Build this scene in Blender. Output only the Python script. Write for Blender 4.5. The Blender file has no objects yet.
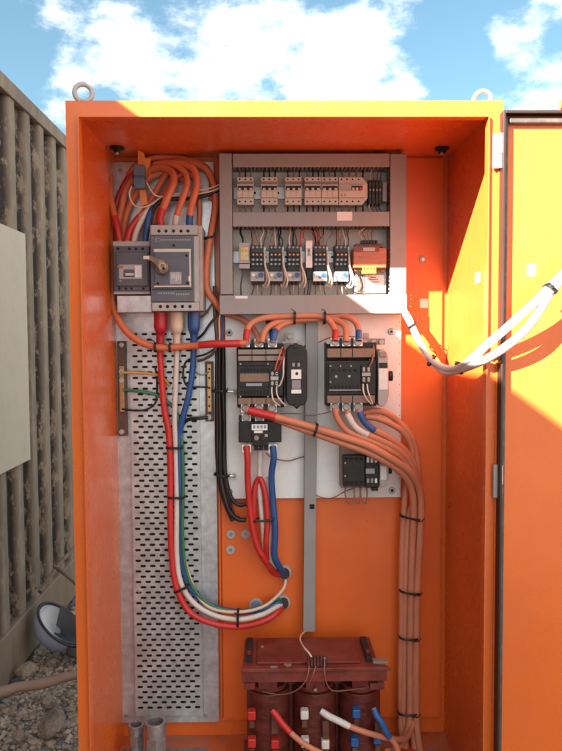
import bpy, math, random
from mathutils import Vector, Matrix
random.seed(7)
R = math.radians
C = bpy.context.scene.collection
scene = bpy.context.scene

# ------------------------------------------------------------------ camera
H, DC = 1.45, 1.766
F, VX, VY, ROLL = 705.6, 270.0, 339.4, R(-0.307)
CAM = Vector((0, -DC, H))
def _cam():
    y = Vector(((VX-281)/F, (VY-375.5)/F, 1)).normalized()
    x = Vector((math.cos(ROLL), math.sin(ROLL), 0)); x -= y*x.dot(y); x.normalize()
    z = x.cross(y)
    if z.y > 0: z = -z
    right = Vector((x[0], y[0], z[0])); down = Vector((x[1], y[1], z[1])); fwd = Vector((x[2], y[2], z[2]))
    return right, down, fwd
RT, DN, FW = _cam()
cd = bpy.data.cameras.new('camera'); co = bpy.data.objects.new('camera', cd); C.objects.link(co)
cd.sensor_fit = 'VERTICAL'; cd.sensor_height = 36.0; cd.lens = F/751*36.0
cd.clip_start = 0.05; cd.clip_end = 2000
m = Matrix.Identity(4)
for i in range(3):
    m[i][0] = RT[i]; m[i][1] = -DN[i]; m[i][2] = -FW[i]; m[i][3] = CAM[i]
co.matrix_world = m
scene.camera = co

def ray(x, y): return RT*((x-281)/F) + DN*((y-375.5)/F) + FW
def P(x, y, Y):                       # the point of the photo on the upright plane at depth Y
    d = ray(x, y); return CAM + d*((Y+DC)/d.y)
def PZ(x, y, Z):
    d = ray(x, y); return CAM + d*((Z-H)/d.z)
def PXW(x, y, X):
    d = ray(x, y); return CAM + d*(X/d.x)
def S(Y): return (Y+DC)/F             # metres per photo pixel at depth Y

# ------------------------------------------------------------------ materials
MATS = {}
def mat(name, base, rough=.5, metal=0., var=.12, scale=12., bump=0., bscale=200., spec=.5, rvar=.1, dirt=None, dscale=6., damt=.35, coat=0., stretch=None):
    if name in MATS: return MATS[name]
    M = bpy.data.materials.new(name); M.use_nodes = True
    nt = M.node_tree; N = nt.nodes; L = nt.links; b = N['Principled BSDF']
    tc = N.new('ShaderNodeTexCoord'); mp = N.new('ShaderNodeMapping'); L.new(tc.outputs['Object'], mp.inputs[0])
    if stretch: mp.inputs['Scale'].default_value = stretch
    n1 = N.new('ShaderNodeTexNoise'); n1.inputs['Scale'].default_value = scale; n1.inputs['Detail'].default_value = 6; n1.inputs['Roughness'].default_value = .6
    L.new(mp.outputs[0], n1.inputs['Vector'])
    r = N.new('ShaderNodeValToRGB'); L.new(n1.outputs['Fac'], r.inputs[0])
    lo = [max(0, c*(1-var)) for c in base]; hi = [min(1, c*(1+var)) for c in base]
    r.color_ramp.elements[0].position = .3; r.color_ramp.elements[1].position = .7
    r.color_ramp.elements[0].color = (*lo, 1); r.color_ramp.elements[1].color = (*hi, 1)
    col = r.outputs[0]
    if dirt:
        n2 = N.new('ShaderNodeTexNoise'); n2.inputs['Scale'].default_value = dscale; n2.inputs['Detail'].default_value = 10; n2.inputs['Roughness'].default_value = .72
        L.new(mp.outputs[0], n2.inputs['Vector'])
        mr = N.new('ShaderNodeMapRange'); mr.inputs[1].default_value = .45; mr.inputs[2].default_value = .72; mr.inputs[3].default_value = 0; mr.inputs[4].default_value = damt
        L.new(n2.outputs['Fac'], mr.inputs[0])
        mx = N.new('ShaderNodeMix'); mx.data_type = 'RGBA'; L.new(mr.outputs[0], mx.inputs['Factor']); L.new(col, mx.inputs['A']); mx.inputs['B'].default_value = (*dirt, 1)
        col = mx.outputs['Result']
    L.new(col, b.inputs['Base Color'])
    mr2 = N.new('ShaderNodeMapRange'); mr2.inputs[3].default_value = max(.03, rough-rvar); mr2.inputs[4].default_value = min(1, rough+rvar)
    L.new(n1.outputs['Fac'], mr2.inputs[0]); L.new(mr2.outputs[0], b.inputs['Roughness'])
    b.inputs['Metallic'].default_value = metal; b.inputs['Specular IOR Level'].default_value = spec
    b.inputs['Coat Weight'].default_value = coat; b.inputs['Coat Roughness'].default_value = .15
    if bump:
        n3 = N.new('ShaderNodeTexNoise'); n3.inputs['Scale'].default_value = bscale; n3.inputs['Detail'].default_value = 4
        L.new(mp.outputs[0], n3.inputs['Vector'])
        bp = N.new('ShaderNodeBump'); bp.inputs['Strength'].default_value = bump; bp.inputs['Distance'].default_value = .004
        L.new(n3.outputs['Fac'], bp.inputs['Height']); L.new(bp.outputs[0], b.inputs['Normal'])
    MATS[name] = M; return M

def paint(name, base, rough, dust=.35, chips=.5):
    M = bpy.data.materials.new(name); M.use_nodes = True
    nt = M.node_tree; N = nt.nodes; L = nt.links; b = N['Principled BSDF']
    tc = N.new('ShaderNodeTexCoord')
    def mp(sc):
        q = N.new('ShaderNodeMapping'); q.inputs['Scale'].default_value = sc; L.new(tc.outputs['Object'], q.inputs[0]); return q.outputs[0]
    def noise(vec, s, d=6, r=.6):
        n = N.new('ShaderNodeTexNoise'); n.inputs['Scale'].default_value = s; n.inputs['Detail'].default_value = d; n.inputs['Roughness'].default_value = r
        L.new(vec, n.inputs['Vector']); return n.outputs['Fac']
    def rng(src, a_, b_, c_, d_):
        n = N.new('ShaderNodeMapRange'); n.inputs[1].default_value = a_; n.inputs[2].default_value = b_; n.inputs[3].default_value = c_; n.inputs[4].default_value = d_
        L.new(src, n.inputs[0]); return n.outputs[0]
    def mix(f, a_, c_):
        n = N.new('ShaderNodeMix'); n.data_type = 'RGBA'; L.new(f, n.inputs['Factor'])
        if isinstance(a_, tuple): n.inputs['A'].default_value = (*a_, 1)
        else: L.new(a_, n.inputs['A'])
        n.inputs['B'].default_value = (*c_, 1); return n.outputs['Result']
    iso, run = mp((1, 1, 1)), mp((1, 1, .09))
    dull = tuple(c*k for c, k in zip(base, (.80, .78, .95)))
    col = mix(rng(noise(iso, 3, 5), .35, .68, 0, .75), base, dull)
    dustf = rng(noise(run, 26, 7, .65), .48, .78, 0, dust)
    col = mix(dustf, col, tuple(min(1, c*.80+.05) for c in base))
    col = mix(rng(noise(iso, 2.2, 9, .7), .52, .75, 0, dust), col, (base[0]*.84, base[1]*1.0, base[2]*1.5))
    chip = rng(noise(iso, 34, 8, .74), .665, .69, 0, chips)
    col = mix(chip, col, (.16, .055, .030))
    L.new(col, b.inputs['Base Color'])
    L.new(rng(noise(iso, 6, 8, .7), .3, .7, rough-.10, rough+.16), b.inputs['Roughness'])
    b.inputs['Specular IOR Level'].default_value = .5
    b1 = N.new('ShaderNodeBump'); b1.inputs['Strength'].default_value = .35; b1.inputs['Distance'].default_value = .012; L.new(noise(iso, 3.5, 2), b1.inputs['Height'])
    b2 = N.new('ShaderNodeBump'); b2.inputs['Strength'].default_value = .10; b2.inputs['Distance'].default_value = .002; L.new(noise(iso, 170, 3), b2.inputs['Height']); L.new(b1.outputs[0], b2.inputs['Normal'])
    L.new(b2.outputs[0], b.inputs['Normal'])
    return M
ORANGE = paint('orange_paint', (.73, .145, .022), .26, .20, .14)
PANEL = paint('orange_panel_paint', (.78, .147, .020), .34, .2, .15)
FLOORM = mat('dusty_orange_floor', (.52, .10, .02), .7, var=.25, scale=9, bump=.2, bscale=90, dirt=(.24, .20, .17), dscale=7, damt=.95)
GALV = mat('galvanised_steel', (.56, .59, .62), .36, .7, var=.22, scale=38, bump=.05, bscale=60, dirt=(.30, .26, .22), dscale=7, damt=.5)
TRAYM = mat('tray_steel', (.52, .55, .56), .36, .6, var=.2, scale=26, bump=.05, bscale=90, dirt=(.25, .235, .215), dscale=9, damt=.65)
STEEL = mat('bright_steel', (.62, .61, .60), .32, .9, var=.15, scale=60)
DSTEEL = mat('dull_steel', (.33, .32, .32), .5, .7, var=.25, scale=50, dirt=(.22, .17, .13), dscale=30, damt=.6)
WHITEPL = mat('white_plate_paint', (.78, .78, .77), .42, var=.05, scale=7, bump=.03, bscale=150, dirt=(.5, .46, .42), dscale=6, damt=.5)
BACKPL = mat('pale_backplate', (.54, .505, .47), .5, var=.06, scale=10, dirt=(.36, .33, .31), dscale=9, damt=.4)
TRUNK = mat('grey_pvc', (.285, .277, .275), .5, var=.06, scale=14, bump=.03, bscale=220, dirt=(.27, .22, .19), dscale=8, damt=.5)
TRUNKD = mat('grey_pvc_base', (.22, .212, .212), .55, var=.08, scale=14)
CREAM = mat('cream_plastic', (.58, .53, .46), .45, var=.07, scale=40, dirt=(.40, .33, .27), dscale=40, damt=.4)
LGREY = mat('light_grey_plastic', (.40, .385, .37), .5, var=.07, scale=30, dirt=(.27, .23, .20), dscale=25, damt=.5)
BLUEG = mat('blue_grey_plastic', (.082, .088, .112), .45, var=.1, scale=25, bump=.05, bscale=300, dirt=(.16, .14, .13), dscale=18, damt=.4)
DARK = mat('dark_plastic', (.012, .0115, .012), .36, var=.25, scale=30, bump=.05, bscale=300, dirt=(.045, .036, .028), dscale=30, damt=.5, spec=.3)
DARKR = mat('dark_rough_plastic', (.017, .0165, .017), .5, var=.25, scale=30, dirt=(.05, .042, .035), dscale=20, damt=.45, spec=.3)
NAVY = mat('navy_plastic', (.028, .032, .045), .5, var=.2, scale=60)
HOLE = mat('black_recess', (.006, .006, .006), .8, var=.2)
WHITE = mat('white_plastic', (.72, .72, .70), .4, var=.05, scale=40, dirt=(.5, .46, .4), dscale=30, damt=.35)
PAPER = mat('white_paper_label', (.78, .77, .75), .7, var=.03, scale=60)
PRINT = mat('faint_print', (.24, .24, .26), .6, var=.1)
LPRINT = mat('pale_print', (.30, .31, .34), .6, var=.1)
TAN = mat('tan_insulation', (.215, .135, .092), .5, var=.15, scale=30, dirt=(.2, .13, .09), dscale=20, damt=.5)
TANG = mat('warm_grey_plastic', (.255, .21, .18), .5, var=.12, scale=30, dirt=(.2, .15, .12), dscale=20, damt=.5)
OCAB = mat('orange_cable_sheath', (.62, .16, .065), .45, var=.10, scale=14, bump=.03, bscale=120, dirt=(.40, .14, .08), dscale=16, damt=.55)
TCAB = mat('faded_orange_cable_sheath', (.56, .20, .108), .5, var=.10, scale=14, bump=.03, bscale=120, dirt=(.40, .20, .13), dscale=22, damt=.7)
RED = mat('red_sheath', (.52, .025, .022), .42, var=.12, scale=25, dirt=(.3, .04, .035), dscale=20, damt=.4)
DRED = mat('dark_red_sheath', (.42, .015, .03), .4, var=.12, scale=25)
BLUE = mat('blue_sheath', (.020, .085, .26), .42, var=.12, scale=25)
WCAB = mat('white_sheath', (.62, .58, .53), .45, var=.06, scale=25, dirt=(.45, .38, .32), dscale=16, damt=.4)
CCAB = mat('cream_sheath', (.62, .50, .38), .45, var=.08, scale=25)
GREEN = mat('green_sheath', (.03, .16, .075), .45, var=.12, scale=25)
YELL = mat('yellow_sheath', (.55, .27, .06), .45, var=.12, scale=25)
BLK = mat('black_sheath', (.014, .013, .013), .42, var=.2, scale=25)
GWIRE = mat('grey_wire', (.24, .19, .16), .5, var=.1, scale=40)
BRWIRE = mat('brown_wire', (.25, .11, .065), .5, var=.1, scale=40)
SLEEVE = mat('white_spiral_sleeve', (.74, .72, .69), .5, var=.05, scale=40, bump=.35, bscale=110, stretch=(1, 1, 1), dirt=(.5, .42, .36), dscale=12, damt=.25)
BRASS = mat('brass', (.46, .30, .15), .4, .8, var=.2, scale=40, dirt=(.2, .13, .08), dscale=30, damt=.4)
HANDLE = mat('worn_brown_handle', (.17, .115, .085), .45, var=.3, scale=60, dirt=(.30, .22, .17), dscale=60, damt=.7)
COPPER = mat('copper_lug', (.42, .19, .10), .4, .7, var=.2, scale=40)
BROWN = mat('brown_base', (.10, .055, .04), .55, var=.2, scale=30)
COIL = mat('amber_winding', (.42, .115, .035), .30, var=.2, scale=20, bump=.1, bscale=200, dirt=(.2, .05, .02), dscale=15, damt=.5, stretch=(1, 1, 6))
STRAP = mat('dull_copper_strap', (.13, .05, .03), .5, var=.3, scale=30)
IRON = mat('dark_red_varnish', (.17, .024, .016), .45, var=.35, scale=16, bump=.35, bscale=45, dirt=(.20, .075, .055), dscale=11, damt=.6)
IRONC = mat('varnished_winding', (.105, .016, .011), .48, var=.45, scale=18, bump=.5, bscale=40, dirt=(.14, .045, .032), dscale=12, damt=.6, stretch=(1, 1, 2.5))
YTERM = mat('yellow_terminal', (.66, .36, .03), .4, var=.1, scale=40)
BOOTR = mat('red_boot', (.50, .028, .022), .4, var=.15, scale=40)
BOOTW = mat('white_boot', (.66, .63, .58), .45, var=.08, scale=40, dirt=(.4, .33, .27), dscale=30, damt=.4)
BOOTB = mat('blue_boot', (.022, .115, .34), .4, var=.15, scale=40)
CAPB = mat('blue_grey_cap', (.17, .22, .30), .45, var=.12, scale=40)
CONN = mat('blue_connector', (.085, .15, .23), .5, var=.12, scale=30, dirt=(.16, .17, .19), dscale=40, damt=.5)
RUBBER = mat('black_rubber', (.022, .019, .018), .6, var=.3, scale=18, dirt=(.10, .07, .05), dscale=14, damt=.4)
EDGE = mat('dark_brown_edge', (.028, .012, .009), .5, var=.25, scale=14)
GASK = mat('dusty_gasket', (.075, .055, .048), .6, var=.2, scale=18, dirt=(.20, .16, .14), dscale=30, damt=.6)
CONC = mat('plinth_concrete', (.26, .23, .20), .9, var=.2, scale=14, bump=.4, bscale=60)

def ground_mat():
    M = bpy.data.materials.new('stony_soil'); M.use_nodes = True
    nt = M.node_tree; N = nt.nodes; L = nt.links; b = N['Principled BSDF']
    tc = N.new('ShaderNodeTexCoord')
    n1 = N.new('ShaderNodeTexNoise'); n1.inputs['Scale'].default_value = 3; n1.inputs['Detail'].default_value = 12; n1.inputs['Roughness'].default_value = .7
    v = N.new('ShaderNodeTexVoronoi'); v.inputs['Scale'].default_value = 26
    L.new(tc.outputs['Object'], n1.inputs[0]); L.new(tc.outputs['Object'], v.inputs[0])
    r = N.new('ShaderNodeValToRGB'); L.new(n1.outputs['Fac'], r.inputs[0])
    r.color_ramp.elements[0].position = .3; r.color_ramp.elements[1].position = .72
    r.color_ramp.elements[0].color = (.16, .11, .078, 1); r.color_ramp.elements[1].color = (.34, .25, .18, 1)
    mx = N.new('ShaderNodeMix'); mx.data_type = 'RGBA'; mx.blend_type = 'MULTIPLY'; mx.inputs['Factor'].default_value = .5
    L.new(r.outputs[0], mx.inputs['A']); L.new(v.outputs['Color'], mx.inputs['B'])
    hs = N.new('ShaderNodeHueSaturation'); hs.inputs['Saturation'].default_value = .5; hs.inputs['Value'].default_value = 1.2
    L.new(mx.outputs['Result'], hs.inputs['Color']); L.new(hs.outputs[0], b.inputs['Base Color'])
    b.inputs['Roughness'].default_value = .95
    bp = N.new('ShaderNodeBump'); bp.inputs['Strength'].default_value = .9; bp.inputs['Distance'].default_value = .03
    ma = N.new('ShaderNodeMath'); ma.operation = 'ADD'; L.new(n1.outputs['Fac'], ma.inputs[0]); L.new(v.outputs['Distance'], ma.inputs[1])
    L.new(ma.outputs[0], bp.inputs['Height']); L.new(bp.outputs[0], b.inputs['Normal'])
    return M
SOIL = ground_mat()
def stone_mat(name, a, b_):
    M = bpy.data.materials.new(name); M.use_nodes = True
    nt = M.node_tree; N = nt.nodes; L = nt.links; b = N['Principled BSDF']
    g = N.new('ShaderNodeNewGeometry'); tc = N.new('ShaderNodeTexCoord')
    n1 = N.new('ShaderNodeTexNoise'); n1.inputs['Scale'].default_value = 28; n1.inputs['Detail'].default_value = 8
    L.new(tc.outputs['Object'], n1.inputs[0])
    ma = N.new('ShaderNodeMath'); ma.operation = 'MULTIPLY_ADD'; L.new(g.outputs['Random Per Island'], ma.inputs[0]); ma.inputs[1].default_value = .6
    sb = N.new('ShaderNodeMath'); sb.operation = 'MULTIPLY'; L.new(n1.outputs['Fac'], sb.inputs[0]); sb.inputs[1].default_value = .5
    L.new(sb.outputs[0], ma.inputs[2])
    r = N.new('ShaderNodeValToRGB'); L.new(ma.outputs[0], r.inputs[0])
    r.color_ramp.elements[0].color = (*a, 1); r.color_ramp.elements[1].color = (*b_, 1)
    L.new(r.outputs[0], b.inputs['Base Color']); b.inputs['Roughness'].default_value = .9
    bp = N.new('ShaderNodeBump'); bp.inputs['Strength'].default_value = .6; bp.inputs['Distance'].default_value = .01
    L.new(n1.outputs['Fac'], bp.inputs['Height']); L.new(bp.outputs[0], b.inputs['Normal'])
    return M
STONE = stone_mat('broken_stone', (.12, .078, .053), (.62, .46, .335))

def container_mat(name, base, dark, amt, rustcol=(.13, .062, .034)):
    M = bpy.data.materials.new(name); M.use_nodes = True
    nt = M.node_tree; N = nt.nodes; L = nt.links; b = N['Principled BSDF']
    tc = N.new('ShaderNodeTexCoord'); mp = N.new('ShaderNodeMapping'); mp.inputs['Scale'].default_value = (1, 1, .45)
    L.new(tc.outputs['Object'], mp.inputs[0])
    def noise(s, d, rr, vec):
        n = N.new('ShaderNodeTexNoise'); n.inputs['Scale'].default_value = s; n.inputs['Detail'].default_value = d; n.inputs['Roughness'].default_value = rr
        L.new(vec, n.inputs['Vector']); return n.outputs['Fac']
    def rng(src, a, b2, c, d2):
        n = N.new('ShaderNodeMapRange'); n.inputs[1].default_value = a; n.inputs[2].default_value = b2; n.inputs[3].default_value = c; n.inputs[4].default_value = d2
        L.new(src, n.inputs[0]); return n.outputs[0]
    def mix(f, a, colr):
        n = N.new('ShaderNodeMix'); n.data_type = 'RGBA'; L.new(f, n.inputs['Factor']); L.new(a, n.inputs['A']); n.inputs['B'].default_value = (*colr, 1); return n.outputs['Result']
    r = N.new('ShaderNodeValToRGB'); L.new(noise(4, 8, .65, mp.outputs[0]), r.inputs[0])
    r.color_ramp.elements[0].position = .3; r.color_ramp.elements[1].position = .7
    r.color_ramp.elements[0].color = (*[c*.72 for c in base], 1); r.color_ramp.elements[1].color = (*[c*1.15 for c in base], 1)
    col = r.outputs[0]
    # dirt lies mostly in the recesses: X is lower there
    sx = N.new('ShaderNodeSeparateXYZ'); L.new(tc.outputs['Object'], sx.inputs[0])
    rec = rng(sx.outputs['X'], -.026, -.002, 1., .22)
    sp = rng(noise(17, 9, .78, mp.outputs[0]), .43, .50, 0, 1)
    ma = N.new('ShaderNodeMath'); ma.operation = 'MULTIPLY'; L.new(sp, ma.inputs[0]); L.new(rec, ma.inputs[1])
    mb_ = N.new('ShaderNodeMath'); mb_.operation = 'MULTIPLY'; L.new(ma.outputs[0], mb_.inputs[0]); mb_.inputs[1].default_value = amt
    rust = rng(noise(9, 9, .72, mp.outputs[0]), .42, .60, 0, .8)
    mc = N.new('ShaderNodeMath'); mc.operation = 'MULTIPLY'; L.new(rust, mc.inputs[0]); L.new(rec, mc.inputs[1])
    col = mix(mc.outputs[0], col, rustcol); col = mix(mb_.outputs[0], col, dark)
    L.new(col, b.inputs['Base Color']); b.inputs['Roughness'].default_value = .75
    bp = N.new('ShaderNodeBump'); bp.inputs['Strength'].default_value = .4; bp.inputs['Distance'].default_value = .006
    L.new(noise(40, 6, .7, mp.outputs[0]), bp.inputs['Height']); L.new(bp.outputs[0], b.inputs['Normal'])
    return M
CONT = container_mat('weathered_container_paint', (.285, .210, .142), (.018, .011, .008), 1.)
RAIL = container_mat('muddy_rail_paint', (.25, .165, .10), (.08, .06, .045), .6)
SHEETM = mat('weathered_grey_sheet', (.52, .425, .31), .7, var=.08, scale=5, dirt=(.30, .27, .23), dscale=5, damt=.5, bump=.1, bscale=30)
WOOD = mat('weathered_pole', (.33, .20, .135), .8, var=.2, scale=18, bump=.3, bscale=60, stretch=(1, 1, 1), dirt=(.15, .10, .07), dscale=9, damt=.5)
TWIG = mat('dry_twig', (.19, .12, .08), .85, var=.3, scale=30)
HATW = mat('helmet_shell', (.42, .48, .60), .30, var=.06, scale=18, dirt=(.30, .28, .27), dscale=9, damt=.6)
HATL = mat('helmet_liner', (.66, .67, .68), .5, var=.06, scale=18, dirt=(.3, .28, .27), dscale=14, damt=.4)

# ------------------------------------------------------------------ mesh builder
class MB:
    def __init__(s): s.v = []; s.f = []
    def _add(s, vs, fs):
        o = len(s.v); s.v += [Vector(v) for v in vs]; s.f += [[i+o for i in f] for f in fs]; return s
    def box(s, x0, x1, y0, y1, z0, z1):
        if x0 > x1: x0, x1 = x1, x0
        if y0 > y1: y0, y1 = y1, y0
        if z0 > z1: z0, z1 = z1, z0
        v = [(x0,y0,z0),(x1,y0,z0),(x1,y1,z0),(x0,y1,z0),(x0,y0,z1),(x1,y0,z1),(x1,y1,z1),(x0,y1,z1)]
        return s._add(v, [(0,3,2,1),(4,5,6,7),(0,1,5,4),(1,2,6,5),(2,3,7,6),(3,0,4,7)])
    def px(s, x0, y0, x1, y1, Yf, Yb):          # photo rectangle at depth Yf, running back to Yb
        xm, ym = (x0+x1)/2, (y0+y1)/2
        return s.box(P(x0, ym, Yf).x, P(x1, ym, Yf).x, Yf, Yb, P(xm, y0, Yf).z, P(xm, y1, Yf).z)
    def prism(s, pts, y0, y1):                  # outline of (x, z) points extruded along Y
        n = len(pts)
        v = [(x, y0, z) for x, z in pts] + [(x, y1, z) for x, z in pts]
        a = sum(pts[i][0]*pts[(i+1)%n][1]-pts[(i+1)%n][0]*pts[i][1] for i in range(n))
        f = [list(range(n)), list(range(2*n-1, n-1, -1))] + [[(i+1)%n, i, i+n, (i+1)%n+n] for i in range(n)]
        if a < 0: f = [list(reversed(q)) for q in f]
        return s._add(v, f)
    def poly(s, pts, Yf, Yb):                   # photo outline extruded
        q = [P(x, y, Yf) for x, y in pts]; return s.prism([(p.x, p.z) for p in q], Yf, Yb)
    def cyl(s, c, ax, r, l, seg=20, r2=None, hole=0.):
        ax = Vector(ax).normalized(); c = Vector(c); r2 = r if r2 is None else r2
        u = ax.orthogonal().normalized(); w = ax.cross(u)
        ring = lambda cc, rr: [cc + u*math.cos(2*math.pi*i/seg)*rr + w*math.sin(2*math.pi*i/seg)*rr for i in range(seg)]
        if not hole:
            v = ring(c, r) + ring(c+ax*l, r2); n = seg
            return s._add(v, [list(reversed(range(n))), list(range(n, 2*n))] + [[i, (i+1)%n, (i+1)%n+n, i+n] for i in range(n)])
        v = ring(c, r)+ring(c+ax*l, r2)+ring(c+ax*l, hole)+ring(c, hole); n = seg; f = []
        for k in range(4):
            a, b = k*n, ((k+1)%4)*n
            f += [[a+i, a+(i+1)%n, b+(i+1)%n, b+i] for i in range(n)]
        return s._add(v, f)
    def dot(s, x, y, Y, rp, depth, seg=14, hole=0):     # disc facing the viewer, rp in pixels
        return s.cyl(P(x, y, Y), (0, 1, 0), rp*S(Y), depth, seg, hole=hole*S(Y))
    def tube(s, pts, r, seg=10, closed=False, rfun=None):
        pts = [Vector(p) for p in pts]; n = len(pts); T = []
        for i in range(n):
            a = pts[(i-1) % n] if (closed or i > 0) else pts[i]
            b = pts[(i+1) % n] if (closed or i < n-1) else pts[i]
            T.append((b-a).normalized())
        u = T[0].orthogonal().normalized(); vs = []
        for i in range(n):
            u = u - T[i]*u.dot(T[i])
            u = u.normalized() if u.length > 1e-6 else T[i].orthogonal().normalized()
            w = T[i].cross(u); rr = r if rfun is None else r*rfun(i/(n-1))
            vs += [pts[i] + (u*math.cos(2*math.pi*k/seg) + w*math.sin(2*math.pi*k/seg))*rr for k in range(seg)]
        fs = []
        for i in range(n if closed else n-1):
            a, b = i*seg, ((i+1) % n)*seg
            fs += [[a+k, a+(k+1)%seg, b+(k+1)%seg, b+k] for k in range(seg)]
        if not closed: fs += [list(reversed(range(seg))), list(range((n-1)*seg, n*seg))]
        return s._add(vs, fs)
    def grid(s, fn, nu, nv, flip=False):
        v = [fn(i/nu, j/nv) for i in range(nu+1) for j in range(nv+1)]
        f = []
        for i in range(nu):
            for j in range(nv):
                q = [i*(nv+1)+j, (i+1)*(nv+1)+j, (i+1)*(nv+1)+j+1, i*(nv+1)+j+1]
                f.append(q[::-1] if flip else q)
        return s._add(v, f)

def wloc(o):
    v = Vector((0, 0, 0))
    while o: v += o.location; o = o.parent
    return v
def obj(name, mb, m, parent=None, bevel=0., loc=None, seg=2, ang=35):
    base = wloc(parent) if parent else (Vector(loc) if loc is not None else Vector((0, 0, 0)))
    me = bpy.data.meshes.new(name); me.from_pydata([tuple(v-base) for v in mb.v], [], mb.f); me.update()
    for p in me.polygons: p.use_smooth = True
    me.set_sharp_from_angle(angle=R(ang)); me.materials.append(m)
    o = bpy.data.objects.new(name, me); C.objects.link(o)
    if parent: o.parent = parent
    elif loc is not None: o.location = base
    if bevel:
        b = o.modifiers.new('bevel', 'BEVEL'); b.width = bevel; b.segments = seg; b.limit_method = 'ANGLE'; b.angle_limit = R(40); b.harden_normals = True
    return o
def tag(o, label, cat, group=None):
    o['label'] = label; o['category'] = cat
    if group: o['group'] = group
    return o
def thing(name, label, cat, loc, group=None):
    o = bpy.data.objects.new(name, None); C.objects.link(o); o.location = loc; o.empty_display_size = .05
    return tag(o, label, cat, group)
def single(name, mb, m, label, cat, group=None, bevel=0.):
    n = len(mb.v); c = sum(mb.v, Vector((0, 0, 0)))/n; c.z = min(v.z for v in mb.v)
    return tag(obj(name, mb, m, None, bevel, loc=c), label, cat, group)
def struct(name, mb, m): o = obj(name, mb, m); o['kind'] = 'structure'; return o
def dup(root, delta, label, group=None):
    r = root.copy(); C.objects.link(r); r.location = root.location + delta; r['label'] = label
    if group: r['group'] = group
    for ch in list(root.children):
        c = ch.copy(); C.objects.link(c); c.parent = r
        for g in list(ch.children):
            d = g.copy(); C.objects.link(d); d.parent = c
    return r
def spline(pts, sub=8):
    n = len(pts); out = []
    if n < 3: 
        a, b = pts; return [a.lerp(b, t/6) for t in range(7)]
    for i in range(n-1):
        p0 = pts[i-1] if i else pts[0]*2-pts[1]; p1 = pts[i]; p2 = pts[i+1]; p3 = pts[i+2] if i+2 < n else pts[-1]*2-pts[-2]
        for k in range(sub):
            t = k/sub
            out.append(.5*((2*p1)+(p2-p0)*t+(2*p0-5*p1+4*p2-p3)*t*t+(3*p1-p0-3*p2+p3)*t**3))
    out.append(pts[-1]); return out
def PP(pts, Y=None): return [P(p[0], p[1], p[2] if len(p) > 2 else Y) for p in pts]
def frac(path, a, b):                # piece of a path between two fractions of its length
    L = [0]
    for i in range(1, len(path)): L.append(L[-1]+(path[i]-path[i-1]).length)
    T = L[-1]; out = []
    def at(d):
        for i in range(1, len(path)):
            if L[i] >= d-1e-9: return path[i-1].lerp(path[i], (d-L[i-1])/max(1e-9, L[i]-L[i-1]))
        return path[-1]
    n = max(3, int((b-a)*len(path))+2)
    return [at(T*(a+(b-a)*k/n)) for k in range(n+1)]
def cable(name, label, pts, r, m, cat='cable', group=None, Y=None, sleeves=(), seg=12, sub=8, lug=None):
    rj = random.Random(label); q = PP(pts, Y); jt = min(.0022, r*.2)
    q = [q[0]]+[v+Vector((rj.uniform(-jt, jt), rj.uniform(-jt, jt), rj.uniform(-jt, jt))) for v in q[1:-1]]+[q[-1]]
    path = spline(q, sub)
    mb = MB().tube(path, r, seg)
    o = single(name, mb, m, label, cat, group)
    for (a, b, mm, k) in sleeves: obj('end_sleeve', MB().tube(frac(path, a, b), r*k, seg, rfun=lambda t: .86+.14*min(1, 8*min(t, 1-t)+.2)), mm, o)
    return o
def tie(label, x, y, Y, wpx, ang, depth=.016, group='black cable ties', tail=True):
    c = P(x, y, Y); a = wpx*S(Y)/2; th = R(ang)
    ac = Vector((math.cos(th), 0, math.sin(th))); dy = Vector((0, 1, 0)); nrm = ac.cross(dy)
    pts = []
    for k in range(28):
        t = 2*math.pi*k/28; cs, sn = math.cos(t), math.sin(t)
        pts.append(c + ac*a*math.copysign(abs(cs)**.75, cs) + dy*depth*math.copysign(abs(sn)**.75, sn))
    mb = MB()
    for s_ in (-.0022, -.0007, .0007, .0022): mb.tube([p+nrm*s_ for p in pts], .0016, 6, closed=True)
    o = single('cable_tie', mb, BLK, label, 'cable tie', group)
    hd = c - dy*(depth+.002) + ac*a*.35
    obj('tie_head', MB().box(hd.x-.004, hd.x+.004, hd.y-.004, hd.y+.002, hd.z-.004, hd.z+.004), BLK, o, .001)
    if tail: obj('tie_tail', MB().tube(spline([hd+nrm*0, hd+ac*.012-dy*.008, hd+ac*.02+nrm*.012-dy*.012]), .0016, 6), BLK, o)
    return o
def screw(mb, x, y, Y, rp, d=.004): return mb.dot(x, y, Y-d, rp, d+.001, 12)

#@@PARTS
SKYSAT, SKYVAL, CLOUD, SKYSTR, SUNSTR = 1.12, 2.15, 23.5, .10, 37.0
ROCKM = mat('rock_face', (.30, .215, .15), .9, var=.35, scale=22, bump=.5, bscale=90, dirt=(.09, .06, .04), dscale=14, damt=.7)
# ------------------------------------------------------------------ ground, sky, sun
SUN = Vector((1.02, 1.0, -.745)).normalized()          # direction the light travels
mb = MB()
nx = 60
def gz(x, y):
    return .02*math.sin(3.1*x+1.3*y)+.015*math.sin(7*y-2*x) if (abs(x) < 5 and abs(y) < 8) else 0
gs = [-300, -60, -20, -8, -5]+[-4+.2*i for i in range(41)]+[5, 8, 20, 60, 300]
n = len(gs)
for i in gs:
    for j in gs: mb.v.append(Vector((i, j, gz(i, j)-.03)))
for i in range(n-1):
    for j in range(n-1): mb.f.append([i*n+j, (i+1)*n+j, (i+1)*n+j+1, i*n+j+1])
struct('ground', mb, SOIL)

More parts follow.
